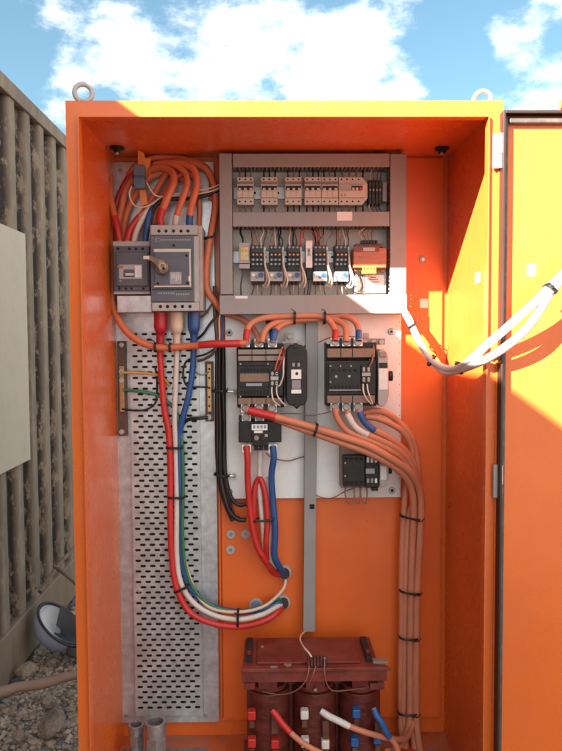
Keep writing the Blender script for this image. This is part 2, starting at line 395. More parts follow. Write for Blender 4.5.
def stone(mb, c, r, sq=.7, rng=random):
    a = [rng.uniform(.75, 1.25) for _ in range(3)]
    rot = Matrix.Rotation(rng.uniform(0, 6.3), 3, 'Z') @ Matrix.Rotation(rng.uniform(-.5, .5), 3, 'X')
    t = (1+5**.5)/2
    iv = [(-1,t,0),(1,t,0),(-1,-t,0),(1,-t,0),(0,-1,t),(0,1,t),(0,-1,-t),(0,1,-t),(t,0,-1),(t,0,1),(-t,0,-1),(-t,0,1)]
    fa = [(0,11,5),(0,5,1),(0,1,7),(0,7,10),(0,10,11),(1,5,9),(5,11,4),(11,10,2),(10,7,6),(7,1,8),(3,9,4),(3,4,2),(3,2,6),(3,6,8),(3,8,9),(4,9,5),(2,4,11),(6,2,10),(8,6,7),(9,8,1)]
    vs = []
    for v in iv:
        q = Vector(v).normalized()*rng.uniform(.78, 1.15)
        q = Vector((q.x*a[0], q.y*a[1], q.z*a[2]*sq))*r
        vs.append(c + rot @ q)
    mb._add(vs, fa)
gr = MB(); rs = random.Random(3)
for k in range(12000):
    x = rs.uniform(-1.12, -.42); y = rs.uniform(.2, 3.0)
    r = .004+.013*rs.random()**3
    stone(gr, Vector((x, y, gz(x, y)-.03+r*.3)), r, .75, rs)
for k in range(700):
    x = rs.uniform(-1.12, -.42); y = rs.uniform(.3, 3.0)
    r = .014+.016*rs.random()**2
    stone(gr, Vector((x, y, gz(x, y)-.03+r*.1)), r, .6, rs)
for k in range(1600):
    x = rs.uniform(-1.12, 2.4); y = rs.uniform(-2.5, 4)
    r = .008+.016*rs.random()**2
    stone(gr, Vector((x, y, gz(x, y)-.03+r*.25)), r, .75, rs)
o = obj('gravel', gr, STONE, ang=32); o['kind'] = 'stuff'; o['label'] = 'loose brown gravel and crushed stone covering the ground'; o['category'] = 'gravel'
def rock(px_, py_, r, label, sq=.62, seed=1):
    q = PZ(px_, py_, .0); mb = MB(); rr = random.Random(seed)
    stone(mb, Vector((q.x, q.y, r*.25)), r, sq, rr)
    o = single('rock', mb, ROCKM, label, 'rock', 'larger rocks among the gravel')
    s = o.modifiers.new('sub', 'SUBSURF'); s.levels = 1; s.render_levels = 1
    s = o.modifiers.new('sub', 'SUBSURF'); s.subdivision_type = 'SIMPLE'; s.levels = 3; s.render_levels = 3
    for nm, sc_, st in (('rock_lump', .07, .035), ('rock_grain', .016, .010)):
        t = bpy.data.textures.new(nm, 'VORONOI' if nm == 'rock_lump' else 'CLOUDS'); t.noise_scale = sc_
        d = o.modifiers.new('disp', 'DISPLACE'); d.texture = t; d.strength = st; d.mid_level = .5
rock(27, 674, .05, 'pale rounded rock between the white helmet and the pole', .6, 2)
rock(52, 729, .072, 'broad flat rock in front of the pole beside the cabinet foot', .42, 5)
rock(20, 738, .036, 'brown lumpy rock in front of the pole, away from the cabinet', .7, 8)
rock(70, 590, .075, 'dark rock behind the helmet against the cabinet side', .8, 11)
rock(64, 575, .07, 'dark rock on the heap under the crossed sticks', .8, 14)
rock(48, 704, .034, 'small stone just in front of the pole', .7, 17)

w = bpy.data.worlds.new('World'); scene.world = w; w.use_nodes = True
nt = w.node_tree; N = nt.nodes; L = nt.links; bg = N['Background']
sky = N.new('ShaderNodeTexSky'); sky.sky_type = 'NISHITA'; sky.sun_disc = False
sky.sun_elevation = math.asin(-SUN.z); sky.sun_rotation = math.atan2(-SUN.x, -SUN.y)
sky.air_density = 1.0; sky.dust_density = .6; sky.ozone_density = 1.5
tc = N.new('ShaderNodeTexCoord')
def cn(scale, det, ro, loc, sc=(1, 1, 1)):
    mp = N.new('ShaderNodeMapping'); mp.inputs['Location'].default_value = loc; mp.inputs['Scale'].default_value = sc
    L.new(tc.outputs['Generated'], mp.inputs[0])
    t = N.new('ShaderNodeTexNoise'); t.inputs['Scale'].default_value = scale; t.inputs['Detail'].default_value = det; t.inputs['Roughness'].default_value = ro
    L.new(mp.outputs[0], t.inputs['Vector']); return t.outputs['Fac']
def mth(op, a, b=None, clamp=False):
    q = N.new('ShaderNodeMath'); q.operation = op; q.use_clamp = clamp
    for i, s_ in enumerate((a, b)):
        if s_ is None: continue
        if isinstance(s_, (int, float)): q.inputs[i].default_value = s_
        else: L.new(s_, q.inputs[i])
    return q.outputs[0]
dens = mth('ADD', mth('MULTIPLY', cn(7, 12, .64, (2.3, .4, .7), (1, 1, 1.9)), .5), mth('MULTIPLY', cn(21, 9, .62, (5.1, 1.4, .2), (1, 1, 1.7)), .5))
# where the cumulus banks (+) and the blue gaps (-) sit in the sky
blobs = [(Vector((.1, -1, .45)).normalized(), 1.25, .36), (Vector((.9, -.3, .5)).normalized(), .8, .25)]      # unseen cloud banks behind the viewer, added to brighten and whiten the ambient light
for (px_, py_, rad, amt) in ((95, 34, .085, .14), (180, 64, .14, .19), (275, 54, .11, .16), (365, 86, .11, .22), (345, 40, .06, .12), (0, 62, .085, -.16), (440, 42, .06, -.10), (462, 66, .05, -.16), (512, 38, .050, .22), (550, 94, .070, .22), (470, 98, .05, .14), (378, 12, .045, .12), (420, 6, .035, .12), (455, 45, .03, .1), (555, 4, .04, .16), (12, 22, .045, .13), (40, 8, .03, .10), (60, 92, .05, .15)):
    blobs.append((ray(px_, py_).normalized(), rad, amt))
for d, rad, amt in blobs:
    vm = N.new('ShaderNodeVectorMath'); vm.operation = 'DOT_PRODUCT'; L.new(tc.outputs['Generated'], vm.inputs[0]); vm.inputs[1].default_value = d
    mr = N.new('ShaderNodeMapRange'); mr.interpolation_type = 'SMOOTHSTEP'; mr.inputs[1].default_value = math.cos(rad); mr.inputs[2].default_value = 1; mr.inputs[3].default_value = 0; mr.inputs[4].default_value = amt
    L.new(vm.outputs['Value'], mr.inputs[0]); dens = mth('ADD', dens, mr.outputs[0])
cl = N.new('ShaderNodeMapRange'); cl.interpolation_type = 'SMOOTHSTEP'; cl.inputs[1].default_value = .57; cl.inputs[2].default_value = .88
L.new(dens, cl.inputs[0])
haze = mth('ADD', mth('MULTIPLY', cl.outputs[0], .9), .03, True)
mx = N.new('ShaderNodeMix'); mx.data_type = 'RGBA'
hs = N.new('ShaderNodeHueSaturation'); hs.inputs['Saturation'].default_value = SKYSAT; hs.inputs['Value'].default_value = SKYVAL
hs.inputs['Hue'].default_value = .476
L.new(sky.outputs[0], hs.inputs['Color'])
L.new(haze, mx.inputs['Factor']); L.new(hs.outputs[0], mx.inputs['A']); mx.inputs['B'].default_value = (CLOUD, CLOUD*.985, CLOUD*.96, 1)
L.new(mx.outputs['Result'], bg.inputs['Color']); bg.inputs['Strength'].default_value = SKYSTR
sd = bpy.data.lights.new('sun', 'SUN'); sd.energy = SUNSTR; sd.angle = R(.5); sd.color = (1, .97, .88)
so = bpy.data.objects.new('sun', sd); C.objects.link(so); so.rotation_euler = SUN.to_track_quat('-Z', 'Y').to_euler(); so.location = (-6, -8, 7)
vs = scene.view_settings; vs.view_transform = 'Standard'; vs.look = 'None'; vs.exposure = 0

# ------------------------------------------------------------------ shipping container, left
CX, CT, Y0, Y1 = -1.14, 2.592, -5.2, 7.0
ct = thing('shipping_container', 'weathered beige shipping container with mud stained corrugated side', 'container', (CX, 1, 0))
mb = MB(); prof = []; y = Y0+.05; per = .205
while y < Y1-.05:
    prof += [(0, y), (0, y+.062), (-.036, y+.095), (-.036, y+.172)]; y += per
prof.append((0, y))
for zlo, zhi in ((.20, CT-.07),):
    nn = len(prof)
    mb._add([(CX+a, b, zlo) for a, b in prof]+[(CX+a, b, zhi) for a, b in prof], [[i, i+1, i+1+nn, i+nn] for i in range(nn-1)])
obj('corrugated_side', mb, CONT, ct, ang=25)
obj('bottom_rail', MB().box(CX-.10, CX+.012, Y0, Y1, -.02, .20), RAIL, ct, .008)
obj('top_rail', MB().box(CX-.07, CX+.012, Y0, Y1, CT-.07, CT), CONT, ct, .006)
obj('roof', MB().box(CX-2.33, CX-.072, Y0+.05, Y1-.05, CT-.05, CT-.012), CONT, ct)
obj('end_panel', MB().box(CX-2.33, CX-.072, Y0, Y0+.045, .0, CT-.052), CONT, ct)
obj('end_panel', MB().box(CX-2.33, CX-.072, Y1-.045, Y1, .0, CT-.052), CONT, ct)
obj('corrugated_side', MB().box(CX-2.40, CX-2.335, Y0, Y1, 0, CT), CONT, ct)
# grey sheet hung on the side
xs = CX+.014
a = PXW(24.5, 234, xs); b = PXW(24.5, 462, xs)
sh = single('metal_sheet', MB().box(xs, xs+.004, a.y-2.1, a.y, b.z, a.z), SHEETM, 'flat grey metal sheet fixed over the corrugated container side', 'metal sheet', bevel=.001)

# pole, sticks, helmet
p0 = PZ(0, 692, .06); p1 = PZ(78, 675, .06); dv = (p1-p0)
mb = MB(); path = [p0-dv*.8+Vector((0, 0, .015))] + [p0.lerp(p1, t)+Vector((0, 0, .004*math.sin(9*t))) for t in (0, .2, .4, .6, .8, 1)] + [p1+dv*.5]
mb.tube(spline(path), .0215, 14, rfun=lambda t: 1+.05*math.sin(14*t)-.1*t)
single('wooden_pole', mb, WOOD, 'brown round pole lying on the gravel in front of the helmet', 'pole')
s1 = [PXW(40, 592, -1.06), PXW(58, 566, -1.02), PXW(74, 548, -.99), PXW(92, 528, -.97)]
single('dry_stick', MB().tube(spline(s1), .012, 8, rfun=lambda t: 1-.4*t), TWIG, 'longer pale stick leaning along the container rail up behind the cabinet', 'stick')
q0 = PXW(54, 566, -1.0); q1 = PXW(66, 575, -.92); q2 = PXW(82, 589, -.85)
single('dry_stick', MB().tube(spline([q0, q1, q2]), .008, 8), TWIG, 'thin dark stick crossing over the paler stick near the cabinet', 'stick')
s3 = [PXW(36, 588, -1.1), PXW(46, 583, -1.08), PXW(56, 572, -1.06)]
single('dry_stick', MB().tube(spline(s3), .006, 8), TWIG, 'short twig caught on the container rail below the other sticks', 'stick')

hc = PZ(59, 652, .0); hc = P(61, 624, hc.y)
nrm = (RT*.64-DN*.72-FW*.22).normalized()         # opening faces this way
lon = (RT*.66+DN*.75); lon = (lon-nrm*lon.dot(nrm)).normalized(); lat = nrm.cross(lon)
hm = thing('safety_helmet', 'white helmet with black rim lying upturned on the stones', 'helmet', (hc.x, hc.y, 0))
def dome(A, B, D, off):
    def fn(u, v):
        th = 2*math.pi*u; ph = math.pi/2*v
        return hc + nrm*off + (lon*math.cos(th)*A + lat*math.sin(th)*B)*math.cos(ph)**.85 - nrm*D*math.sin(ph)
    return fn
obj('helmet_shell', MB().grid(dome(.128, .098, .122, 0), 40, 14), HATW, hm, ang=60)
obj('helmet_liner', MB().grid(dome(.118, .088, .078, -.002), 40, 14, True), HATL, hm, ang=60)
obj('helmet_rim', MB().tube([hc+(lon*math.cos(t)*.129+lat*math.sin(t)*.099) for t in [2*math.pi*i/48 for i in range(48)]], .0062, 8, closed=True), RUBBER, hm)
# black peak and padding at the lower end
def pk(u, v):
    th = -1.5+3.6*u
    return hc + nrm*(.012-.05*v) + (lon*math.cos(th)*.127+lat*math.sin(th)*.096)*(1-.80*v)
obj('helmet_padding', MB().grid(pk, 20, 8), RUBBER, hm, ang=60)
def vis(u, v):
    th = -.75+1.5*u
    return hc - nrm*.01 + (lon*math.cos(th)*.129+lat*math.sin(th)*.099)*(1+.42*v*math.cos((u-.5)*2.4)) - nrm*.03*v
o = obj('helmet_peak', MB().grid(vis, 20, 6), RUBBER, hm, ang=60); o.modifiers.new('sol', 'SOLIDIFY').thickness = .004

# ------------------------------------------------------------------ cabinet
XL, XR, ZT, ZB, D = -.495, .577, H+.584, .125, .526
ZF = P(300, 733, D).z
LI, RI = -.465, .543; ZI = H+.546
cab = thing('electrical_cabinet', 'tall bright orange steel electrical cabinet standing open on rubble', 'electrical cabinet', (.04, .26, .1))
t = .003
mb = MB(); mb.box(XL, XL+t, 0, D, ZB, ZT); mb.box(XR-t, XR, 0, D, ZB, ZT)
mb.box(XL+t, XR-t, 0, D, ZT-t, ZT); mb.box(XL+t, XR-t, D-t, D, ZB, ZT-t)
obj('cabinet_body', mb, ORANGE, cab)
mb = MB(); mb.box(XL-.001, LI, -.003, -.0002, ZB, ZT+.001); mb.box(RI, XR+.001, -.003, -.0002, ZB, ZT+.001)
mb.box(LI, RI, -.0029, -.0002, ZI, ZT+.001); mb.box(LI, RI, -.0029, -.0002, ZB, ZF+.02)
mb.box(LI, LI+.003, -.013, .016, ZF+.02, ZI-.003); mb.box(RI-.003, RI, -.013, .016, ZF+.02, ZI-.003)
mb.box(LI, RI, -.0128, .016, ZI-.003, ZI)
mb.box(XR-.012, XR+.001, -.008, -.0031, ZB, ZT)
obj('front_frame', mb, ORANGE, cab)
obj('floor_plate', MB().box(XL+t+.001, XR-t-.001, .002, D-t-.001, ZF-.003, ZF), FLOORM, cab)
# gear plate with folded seams
gx0, gx1 = P(221.5, 500, .514).x, P(441, 500, .514).x
gzb, gzt = P(300, 718, .514).z, P(300, 158, .514).z
obj('gear_plate', MB().box(gx0, gx1, .514, .5165, gzb, gzt), PANEL, cab, .001)
mb = MB(); mb.px(440, 160, 441.2, 716, .512, .516); mb.px(219, 330, 220.4, 716, .509, .516)
mb.px(222, 716.5, 440, 718.4, .511, .5139)
obj('plate_fold', mb, PANEL, cab)
# lifting eyes
for (ex, ey, rot_, fl) in ((83.5, 93, .25, 0), (482, 99.5, -.5, 1)):
    c = P(ex, ey, .05); pts = []
    for k in range(32):
        th = 2*math.pi*k/32
        pts.append(c + Vector((math.cos(th)*math.cos(rot_), math.cos(th)*math.sin(rot_), math.sin(th)))*.0215)
    e = obj('lifting_eye', MB().tube(pts, .0062, 12, closed=True), LGREY if not fl else STEEL, cab)
    obj('eye_stem', MB().cyl((c.x, c.y, ZT+.0012), (0, 0, 1), .009, c.z-.0225-ZT+.002, 14), DSTEEL, e)
    obj('eye_collar', MB().cyl((c.x, c.y, ZT+.0011), (0, 0, 1), .014, .005, 18), DSTEEL, e)
for (nx_, ny_) in ((117, 147), (442, 147.5)):
    c = PZ(nx_, ny_, ZT-t); obj('eye_nut', MB().cyl((c.x, c.y, ZT-t), (0, 0, -1), .022, .006, 18).cyl((c.x, c.y, ZT-t-.0061), (0, 0, -1), .012, .010, 6), DARKR, cab)
    obj('bolt_end', MB().cyl((c.x, c.y, ZT-t-.0162), (0, 0, -1), .005, .006, 12), STEEL, cab)
mb = MB(); screw(mb, 283.5, 144, .522, 1.3)
obj('back_screw', mb, STEEL, cab)
# hinges
for hy0, hy1 in ((134, 168), (465, 498)):
    h = obj('hinge', MB().px(493.5, hy0, 500, hy1, -.018, -.0082), WHITE if hy0 < 200 else LGREY, cab, .0015)
    obj('hinge_knuckle', MB().cyl(P(500.6, hy1-14, -.022), (0, 0, 1), .0055, (hy1-14-hy0)*S(0), 14), STEEL, h)
    obj('hinge_pin', MB().cyl(P(500.6, hy1, -.022), (0, 0, 1), .0035, (hy1-hy0)*S(0)*.45, 12), DSTEEL, h)
# blanking washers, cap, glands, stickers on the gear plate
for (x, y) in ((230.8, 534.5), (245.5, 534.5), (230.4, 550)):
    g = obj('blanking_plug', MB().dot(x, y, .508, 4.6, .006, 22, hole=0), LGREY, cab, .001)
    obj('plug_screw', MB().dot(x, y, .505, 1.7, .004, 14), DSTEEL, g)
g = obj('blanking_cap', MB().dot(256, 605.5, .508, 7.2, .006, 28), LGREY, cab, .001)
obj('cap_button', MB().dot(256, 605.5, .499, 4.3, .010, 24), CAPB, g, .0015)
for (x, y) in ((284, 574), (283, 604)):
    g = obj('cable_gland', MB().dot(x, y-1.5, .503, 7.4, .011, 28, hole=3.5), LGREY, cab, .001)
    obj('gland_insert', MB().dot(x+.5, y+.5, .487, 5.2, .018, 20), RUBBER, g, .002)
s_ = obj('sticker_or_reflection', MB().px(420, 299, 428, 308, .5128, .5139), PAPER, cab); s_['label'] = 'small square white label'
g = obj('knockout_plug', MB().dot(423, 259.5, .509, 3.6, .005, 22), DSTEEL, cab, .001)
obj('plug_screw', MB().dot(423, 259.5, .506, 1.4, .004, 14), STEEL, g)
c = PXW(476.5, 278, XR-t)
obj('sticker_or_reflection', MB().box(XR-t-.001, XR-t-.0001, c.y-.03, c.y+.012, c.z-.014, c.z+.014), PAPER, cab)  # reflection in the side wall, painted as a white patch
# plinth
obj('plinth', MB().box(XL+.01, XR-.01, .012, D-.01, -.03, ZB-.001), CONC, cab, .004)
# door, swung right round
dx0 = P(503.2, 240, -.034).x; dx1 = dx0+1.06; dz1 = P(530, 111.5, -.034).z; dz0 = ZB+.01
DY = -.008
dr = obj('door', MB().box(dx0+.002, dx1, DY, DY+.002, dz0, dz1-.002), ORANGE, cab)
mb = MB(); mb.box(dx0, dx0+.0019, -.034, DY+.002, dz0, dz1); mb.box(dx1+.0001, dx1+.002, -.034, DY+.002, dz0, dz1)
mb.box(dx0+.002, dx1, -.034, DY+.002, dz1-.0019, dz1); mb.box(dx0+.002, dx1, -.034, DY+.002, dz0-.002, dz0-.0001)
obj('door_flange', mb, ORANGE, dr)
mb = MB(); e_ = .0028
mb.box(dx0-e_, dx0+e_, -.037, -.004, dz0-.002, dz1+e_); mb.box(dx0+e_, dx1, -.037, -.012, dz1-.004, dz1+e_-.0001)
obj('edge_trim', mb, EDGE, dr, .0008)
gk = .0155
mb = MB(); mb.box(dx0+.004, dx0+gk, -.020, DY-.0001, dz0+.004, dz1-.008); mb.box(dx0+gk, dx1-gk, -.0239, DY-.0001, dz1-gk-.009, dz1-.008)
mb.box(dx1-gk, dx1-.004, -.024, DY-.0001, dz0+.004, dz1-.008); mb.box(dx0+gk, dx1-gk, -.0239, DY-.0001, dz0+.004, dz0+gk)
obj('door_gasket', mb, GASK, dr, .004)
mb = MB(); mb.px(527, 264, 535.5, 276, DY-.001, DY-.0001)
obj('sticker_or_reflection', mb, PAPER, dr)
c = P(557, 103, -.02)
br_ = obj('door_bracket', MB().box(c.x+.004, c.x+.05, -.03, -.018, dz1+.003, dz1+.030), ORANGE, dr, .002)
obj('bracket_edge', MB().box(c.x+.0045, c.x+.05, -.033, -.0301, dz1+.004, dz1+.010).box(c.x+.008, c.x+.05, -.033, -.0301, dz1+.027, dz1+.033), EDGE, br_)
# ------------------------------------------------------------------ galvanised plate and perforated tray
YG = .505
gp = thing('galvanised_plate', 'tall galvanised steel backing plate behind the breakers and perforated tray', 'backing plate', P(168, 722, YG))
q = [P(109.5, 162, YG), P(216, 162, YG), P(216.8, 722, YG), P(118.5, 722, YG)]
xa, xb = (q[0].x+q[3].x)/2, (q[1].x+q[2].x)/2
obj('plate', MB().box(xa, xb, YG, YG+.003, q[2].z, q[0].z), GALV, gp, .0008)
for (x, y) in ((126, 716), (206, 716), (120, 170), (209, 170), (207, 312)):
    obj('fixing_screw', MB().dot(x, y, YG-.004, 2.2, .005, 6), DSTEEL, gp, .0006)
YTR = .490
tx0, tx1 = P(133, 520, YTR).x, P(200.5, 520, YTR).x
tz0, tz1 = P(167, 716, YTR).z, P(167, 331, YTR).z
tr = thing('perforated_tray', 'vertical perforated cable tray with rows of short slots', 'cable tray', P(167, 716, YTR))
mb = MB(); pitch = 5.45*S(YTR); sl = 2.3*S(YTR); cp = 9.7*S(YTR); sw = 6.1*S(YTR); ch = sl*.42
z = tz1; k = 0; zs = tz1-.006
def web(x0, x1, z0, z1):               # metal between two round ended slots
    zc = (z0+z1)/2; a = 0 if x0 == tx0 else ch; b = 0 if x1 == tx1 else ch
    v = [(x0-a, YTR, z0), (x1+b, YTR, z0), (x1, YTR, zc), (x1+b, YTR, z1), (x0-a, YTR, z1), (x0, YTR, zc)]
    mb._add(v, [(0, 1, 2, 5), (5, 2, 3, 4)])
def quad(x0, x1, z0, z1): mb._add([(x0, YTR, z0), (x1, YTR, z0), (x1, YTR, z1), (x0, YTR, z1)], [(0, 1, 2, 3)])
quad(tx0, tx1, zs, tz1); z = zs
while z - pitch > tz0+.012:
    off = .0052 + (cp/2 if k % 2 else 0); x = tx0
    xs_ = tx0+off
    last = z-sl
    while xs_+sw < tx1-.002:
        web(x, xs_, last, z)
        x = xs_+sw; xs_ += cp
    web(x, tx1, last, z); quad(tx0, tx1, z-pitch, last)
    z -= pitch; k += 1
quad(tx0, tx1, tz0, z)
obj('tray_bed', mb, TRAYM, tr, ang=1)
mb = MB(); mb.box(tx0-.0015, tx0-.0001, YTR-.0006, YG-.0005, tz0, tz1); mb.box(tx1+.0001, tx1+.0015, YTR-.0006, YG-.0005, tz0, tz1)
mb.box(tx0, tx1, YTR+.0006, YG-.0005, tz1-.002, tz1); mb.box(tx0, tx1, YTR+.0006, YG-.0005, tz0, tz0+.002)
obj('tray_side', mb, TRAYM, tr)
obj('slot_shade', MB().box(tx0+.001, tx1-.001, YG-.0025, YG-.0006, tz0+.003, tz1-.003), DARKR, tr)  # dark sheet added behind the slots to stand for their shade
for (x, y) in ((137, 459), (194, 459), (139, 591), (194, 591), (137, 340)):
    obj('fixing_screw', MB().dot(x, y, YTR-.004, 1.7, .004, 12), STEEL, tr, .0005)

# ------------------------------------------------------------------ moulded case breakers
def holes(root, name, xs, y, Y, r, m=HOLE, d=.002):
    for x in xs: obj(name, MB().dot(x, y, Y-.0006, r, d, 12), m, root)
YS = .405
sb = thing('circuit_breaker', 'smaller dark grey moulded case breaker with small white toggle window', 'circuit breaker', P(132, 295, YG), 'moulded case breakers')
obj('breaker_body', MB().px(113.5, 246, 149.5, 291, YS, YG-.001), BLUEG, sb, .002)
obj('terminal_cover', MB().px(112.8, 241.2, 149.8, 246.5, YS+.008, YG-.001), LGREY, sb, .0015)
obj('terminal_cover', MB().px(113.6, 290.5, 150, 294.2, YS+.008, YG-.001), LGREY, sb, .0015)
obj('front_cover', MB().px(116, 252, 148, 286, YS-.008, YS-.0001), BLUEG, sb, .002)
holes(sb, 'terminal_hole', (118, 129.5, 136, 142.5), 248.8, YS, 1.5)
holes(sb, 'terminal_hole', (119.5, 126, 131.5, 143.5), 288.5, YS, 1.3)
wn = obj('toggle_window', MB().px(119, 264.5, 142, 279, YS-.010, YS-.0081), LGREY, sb, .0008)
obj('toggle', MB().px(125, 273, 133.5, 275.5, YS-.020, YS-.0101), CREAM, wn, .001)
obj('toggle_slot', MB().px(123.5, 269.5, 134.5, 277, YS-.0108, YS-.0101), BLUEG, wn)
obj('trip_marker', MB().px(117.5, 265.5, 123, 267.8, YS-.012, YS-.0101), COPPER, wn)
obj('rating_label', MB().px(135, 265.5, 141.5, 277.5, YS-.0112, YS-.0101), WHITE, wn)
obj('cover_screw', MB().dot(120.5, 281, YS-.0095, 1.2, .002), DSTEEL, sb)
cv = single('terminal_shield', MB().px(117, 295.5, 151.5, 312.5, YS+.012, YG-.001), GALV, 'plain metal terminal shield under the smaller breaker', 'terminal shield', bevel=.002)

YB = .365
bb = thing('circuit_breaker', 'larger blue grey moulded case breaker with rotary handle and pale base', 'circuit breaker', P(177, 312, YG), 'moulded case breakers')
obj('breaker_base', MB().px(150.5, 225.5, 202.5, 311, YB+.035, YG-.001), LGREY, bb, .002)
obj('terminal_cover', MB().px(150.5, 224.8, 197.6, 235, YB+.004, YB+.0349), LGREY, bb, .002)
obj('terminal_cover', MB().px(152, 302.3, 199, 311, YB+.004, YB+.0349), LGREY, bb, .002)
obj('side_rail', MB().px(194, 236, 199, 302, YB+.0041, YB+.0349), LGREY, bb, .001)
obj('breaker_body', MB().px(150.5, 235.3, 194, 302, YB, YB+.0349), BLUEG, bb, .002)
holes(bb, 'terminal_hole', (159, 166, 173.5, 181, 188), 231, YB+.004, 1.6)
holes(bb, 'terminal_hole', (160.5, 167.5, 175, 182.5, 190), 306.5, YB+.004, 1.7)
obj('cover_screw', MB().dot(173.8, 245.5, YB-.001, 1.2, .002), HOLE, bb)
mc = obj('mechanism_plate', MB().px(154.5, 249.5, 190.5, 286.5, YB-.012, YB-.0001), BLUEG, bb, .0015)
mb = MB(); mb.px(153.8, 248.8, 191, 251.9, YB-.0125, YB-.0121); mb.px(189.4, 252, 191, 287, YB-.0125, YB-.0121); mb.px(154, 285.7, 189.3, 287, YB-.0125, YB-.0121)
obj('plate_border', mb, CREAM, mc)
for (x, y) in ((186.5, 255.5), (158, 283.5), (187.5, 283)): obj('cover_screw', MB().dot(x, y, YB-.0132, 1.3, .002), HOLE, mc)
obj('maker_plate', MB().px(170, 272, 181.5, 284, YB-.0128, YB-.0121), LPRINT, mc)
mb = MB()
for i, (x, y0_, y1_) in enumerate(((171.5, 274, 279), (173.6, 273.5, 278), (175.7, 275, 281), (177.8, 273, 279.5), (179.8, 275, 280))): mb.px(x, y0_, x+1.1, y1_, YB-.0134, YB-.0129)
obj('plate_mark', mb, CREAM, mc)
obj('status_flag', MB().px(188.6, 276, 190, 281, YB-.0136, YB-.0126), PAPER, mc)
obj('handle_boss', MB().dot(162, 267.5, YB-.024, 7, .012, 28), BLUEG, mc, .002)
hd = obj('rotary_handle', MB().poly([(143.5, 255.5), (150, 255.2), (157, 258), (164, 260), (168, 264), (168.3, 270), (164.5, 274.2), (160.5, 273.5), (156.5, 266), (151, 261), (144, 259.6)], YB-.040, YB-.0241), HANDLE, mc, .003)
obj('lock_pin', MB().dot(163.5, 268.5, YB-.043, 1.4, .004), HOLE, hd)
obj('handle_ring', MB().dot(162.4, 266, YB-.042, 3.6, .003, 20, hole=2.2), BRASS, hd)
obj('handle_grip', MB().px(143.2, 255.8, 149, 259.2, YB-.0445, YB-.0402), CREAM, hd, .0012)
mb = MB()
for i in range(15):
    x = 157+i*2.3; mb.px(x, 239.2-.02*i, x+1.5, 240.6, YB-.0006, YB-.0001)
for i in range(7): mb.px(158+i*2.5, 292.5, 159.6+i*2.5, 294, YB-.0006, YB-.0001)
for i in range(6): mb.px(176+i*2.3, 293.5, 177.5+i*2.3, 295, YB-.0006, YB-.0001)
obj('faint_print', mb, LPRINT, bb)
obj('brand_patch', MB().px(155.5, 238, 160, 241.6, YB-.0006, YB-.0001), PRINT, bb)
obj('cover_line', MB().px(152, 289.2, 192, 289.9, YB-.0006, YB-.0001), HOLE, bb)

# ------------------------------------------------------------------ earth and neutral bars
eb = thing('earth_bar', 'brown earth bar with bolts beside the cabinet side wall', 'busbar', P(122, 436, YG))
obj('bar_base', MB().px(117.5, 341, 126.5, 436, .488, YG-.001), BROWN, eb, .0015)
obj('bar', MB().px(119.4, 366, 124.2, 412, .478, .4879), BRASS, eb, .001)
for (y, r) in ((345, 2.6), (432, 2.8), (372, 3.1), (380.5, 2.8)): obj('bolt', MB().dot(121.5, y, .472, r, .008 if r < 3 else .012, 6), LGREY, eb, .0008)
for y in (388, 394, 400, 406): obj('terminal_screw', MB().dot(121.7, y, .473, 1.7, .006, 10), BRASS, eb, .0005)
nb = thing('neutral_bar', 'brass neutral bar on dark base next to the black cable bundle', 'busbar', P(209, 421, YG))
obj('bar_base', MB().px(205.2, 361.5, 213.4, 421.5, .488, YG-.001), BROWN, nb, .0015)
obj('bar', MB().px(207.2, 364, 211.4, 412, .479, .4879), BRASS, nb, .001)
for y in (369, 378, 388, 397, 406): obj('bar_hole', MB().dot(209.3, y, .4785, 1.1, .002, 10), HOLE, nb)
obj('bolt', MB().dot(208.5, 417.5, .472, 3.2, .016, 6), LGREY, nb, .0008)

# ------------------------------------------------------------------ control panel: plate, trunking
YP, YT = .500, .424
single('back_plate', MB().px(221, 155, 406, 312, YP, YP+.003), BACKPL, 'pale grey mounting plate inside the frame of grey trunking', 'mounting plate')
TG = 'grey slotted trunking framing the small devices'
def trunk(label, x0, y0, x1, y1, comb, horizontal):
    r = thing('cable_trunking', label, 'cable trunking', P((x0+x1)/2, y1, YP), TG)
    obj('trunking_lid', MB().px(x0, y0, x1, y1, YT, YT+.006), TRUNK, r, .0025)
    a = P(x0, (y0+y1)/2, YT); b = P(x1, (y0+y1)/2, YT); zt_, zb_ = P((x0+x1)/2, y0, YT).z, P((x0+x1)/2, y1, YT).z
    X0, X1 = a.x+.001, b.x-.001; zt_ -= .001; zb_ += .001
    mb = MB(); mb.box(X0, X1, YP-.003, YP-.0005, zb_, zt_)
    for side in comb:
        if horizontal:
            z0, z1 = (zb_, zb_+.0018) if side == 'b' else (zt_-.0018, zt_)
            mb.box(X0, X1, YP-.016, YP-.0031, z0, z1); mb.box(X0, X1, YT+.0061, YT+.009, z0, z1)
            x = X0+.002
            while x+.0065 < X1: mb.box(x, x+.0065, YT+.0091, YP-.0161, z0, z1); x += .0123
        else:
            x0_, x1_ = (X0, X0+.0018) if side == 'l' else (X1-.0018, X1)
            mb.box(x0_, x1_, YP-.016, YP-.0031, zb_, zt_); mb.box(x0_, x1_, YT+.0061, YT+.009, zb_, zt_)
            z = zb_+.002
            while z+.0065 < zt_: mb.box(x0_, x1_, YT+.0091, YP-.0161, z, z+.0065); z += .0123
    obj('trunking_base', mb, TRUNKD, r)
    return r
trunk('upper horizontal grey trunking over the row of cream breakers', 232.6, 153.4, 389.6, 167, 'bt', True)
tm = trunk('middle horizontal grey trunking between the breakers and the contactors, with white label', 232.6, 211.6, 389.6, 226.4, 'bt', True)
tb = trunk('wide lower grey trunking under the row of small contactors', 219.5, 294.8, 407.2, 314, 'bt', True)
trunk('upright grey trunking on the side of the frame nearer the big breaker', 219.6, 153.2, 232.2, 294.4, 'rl', False)
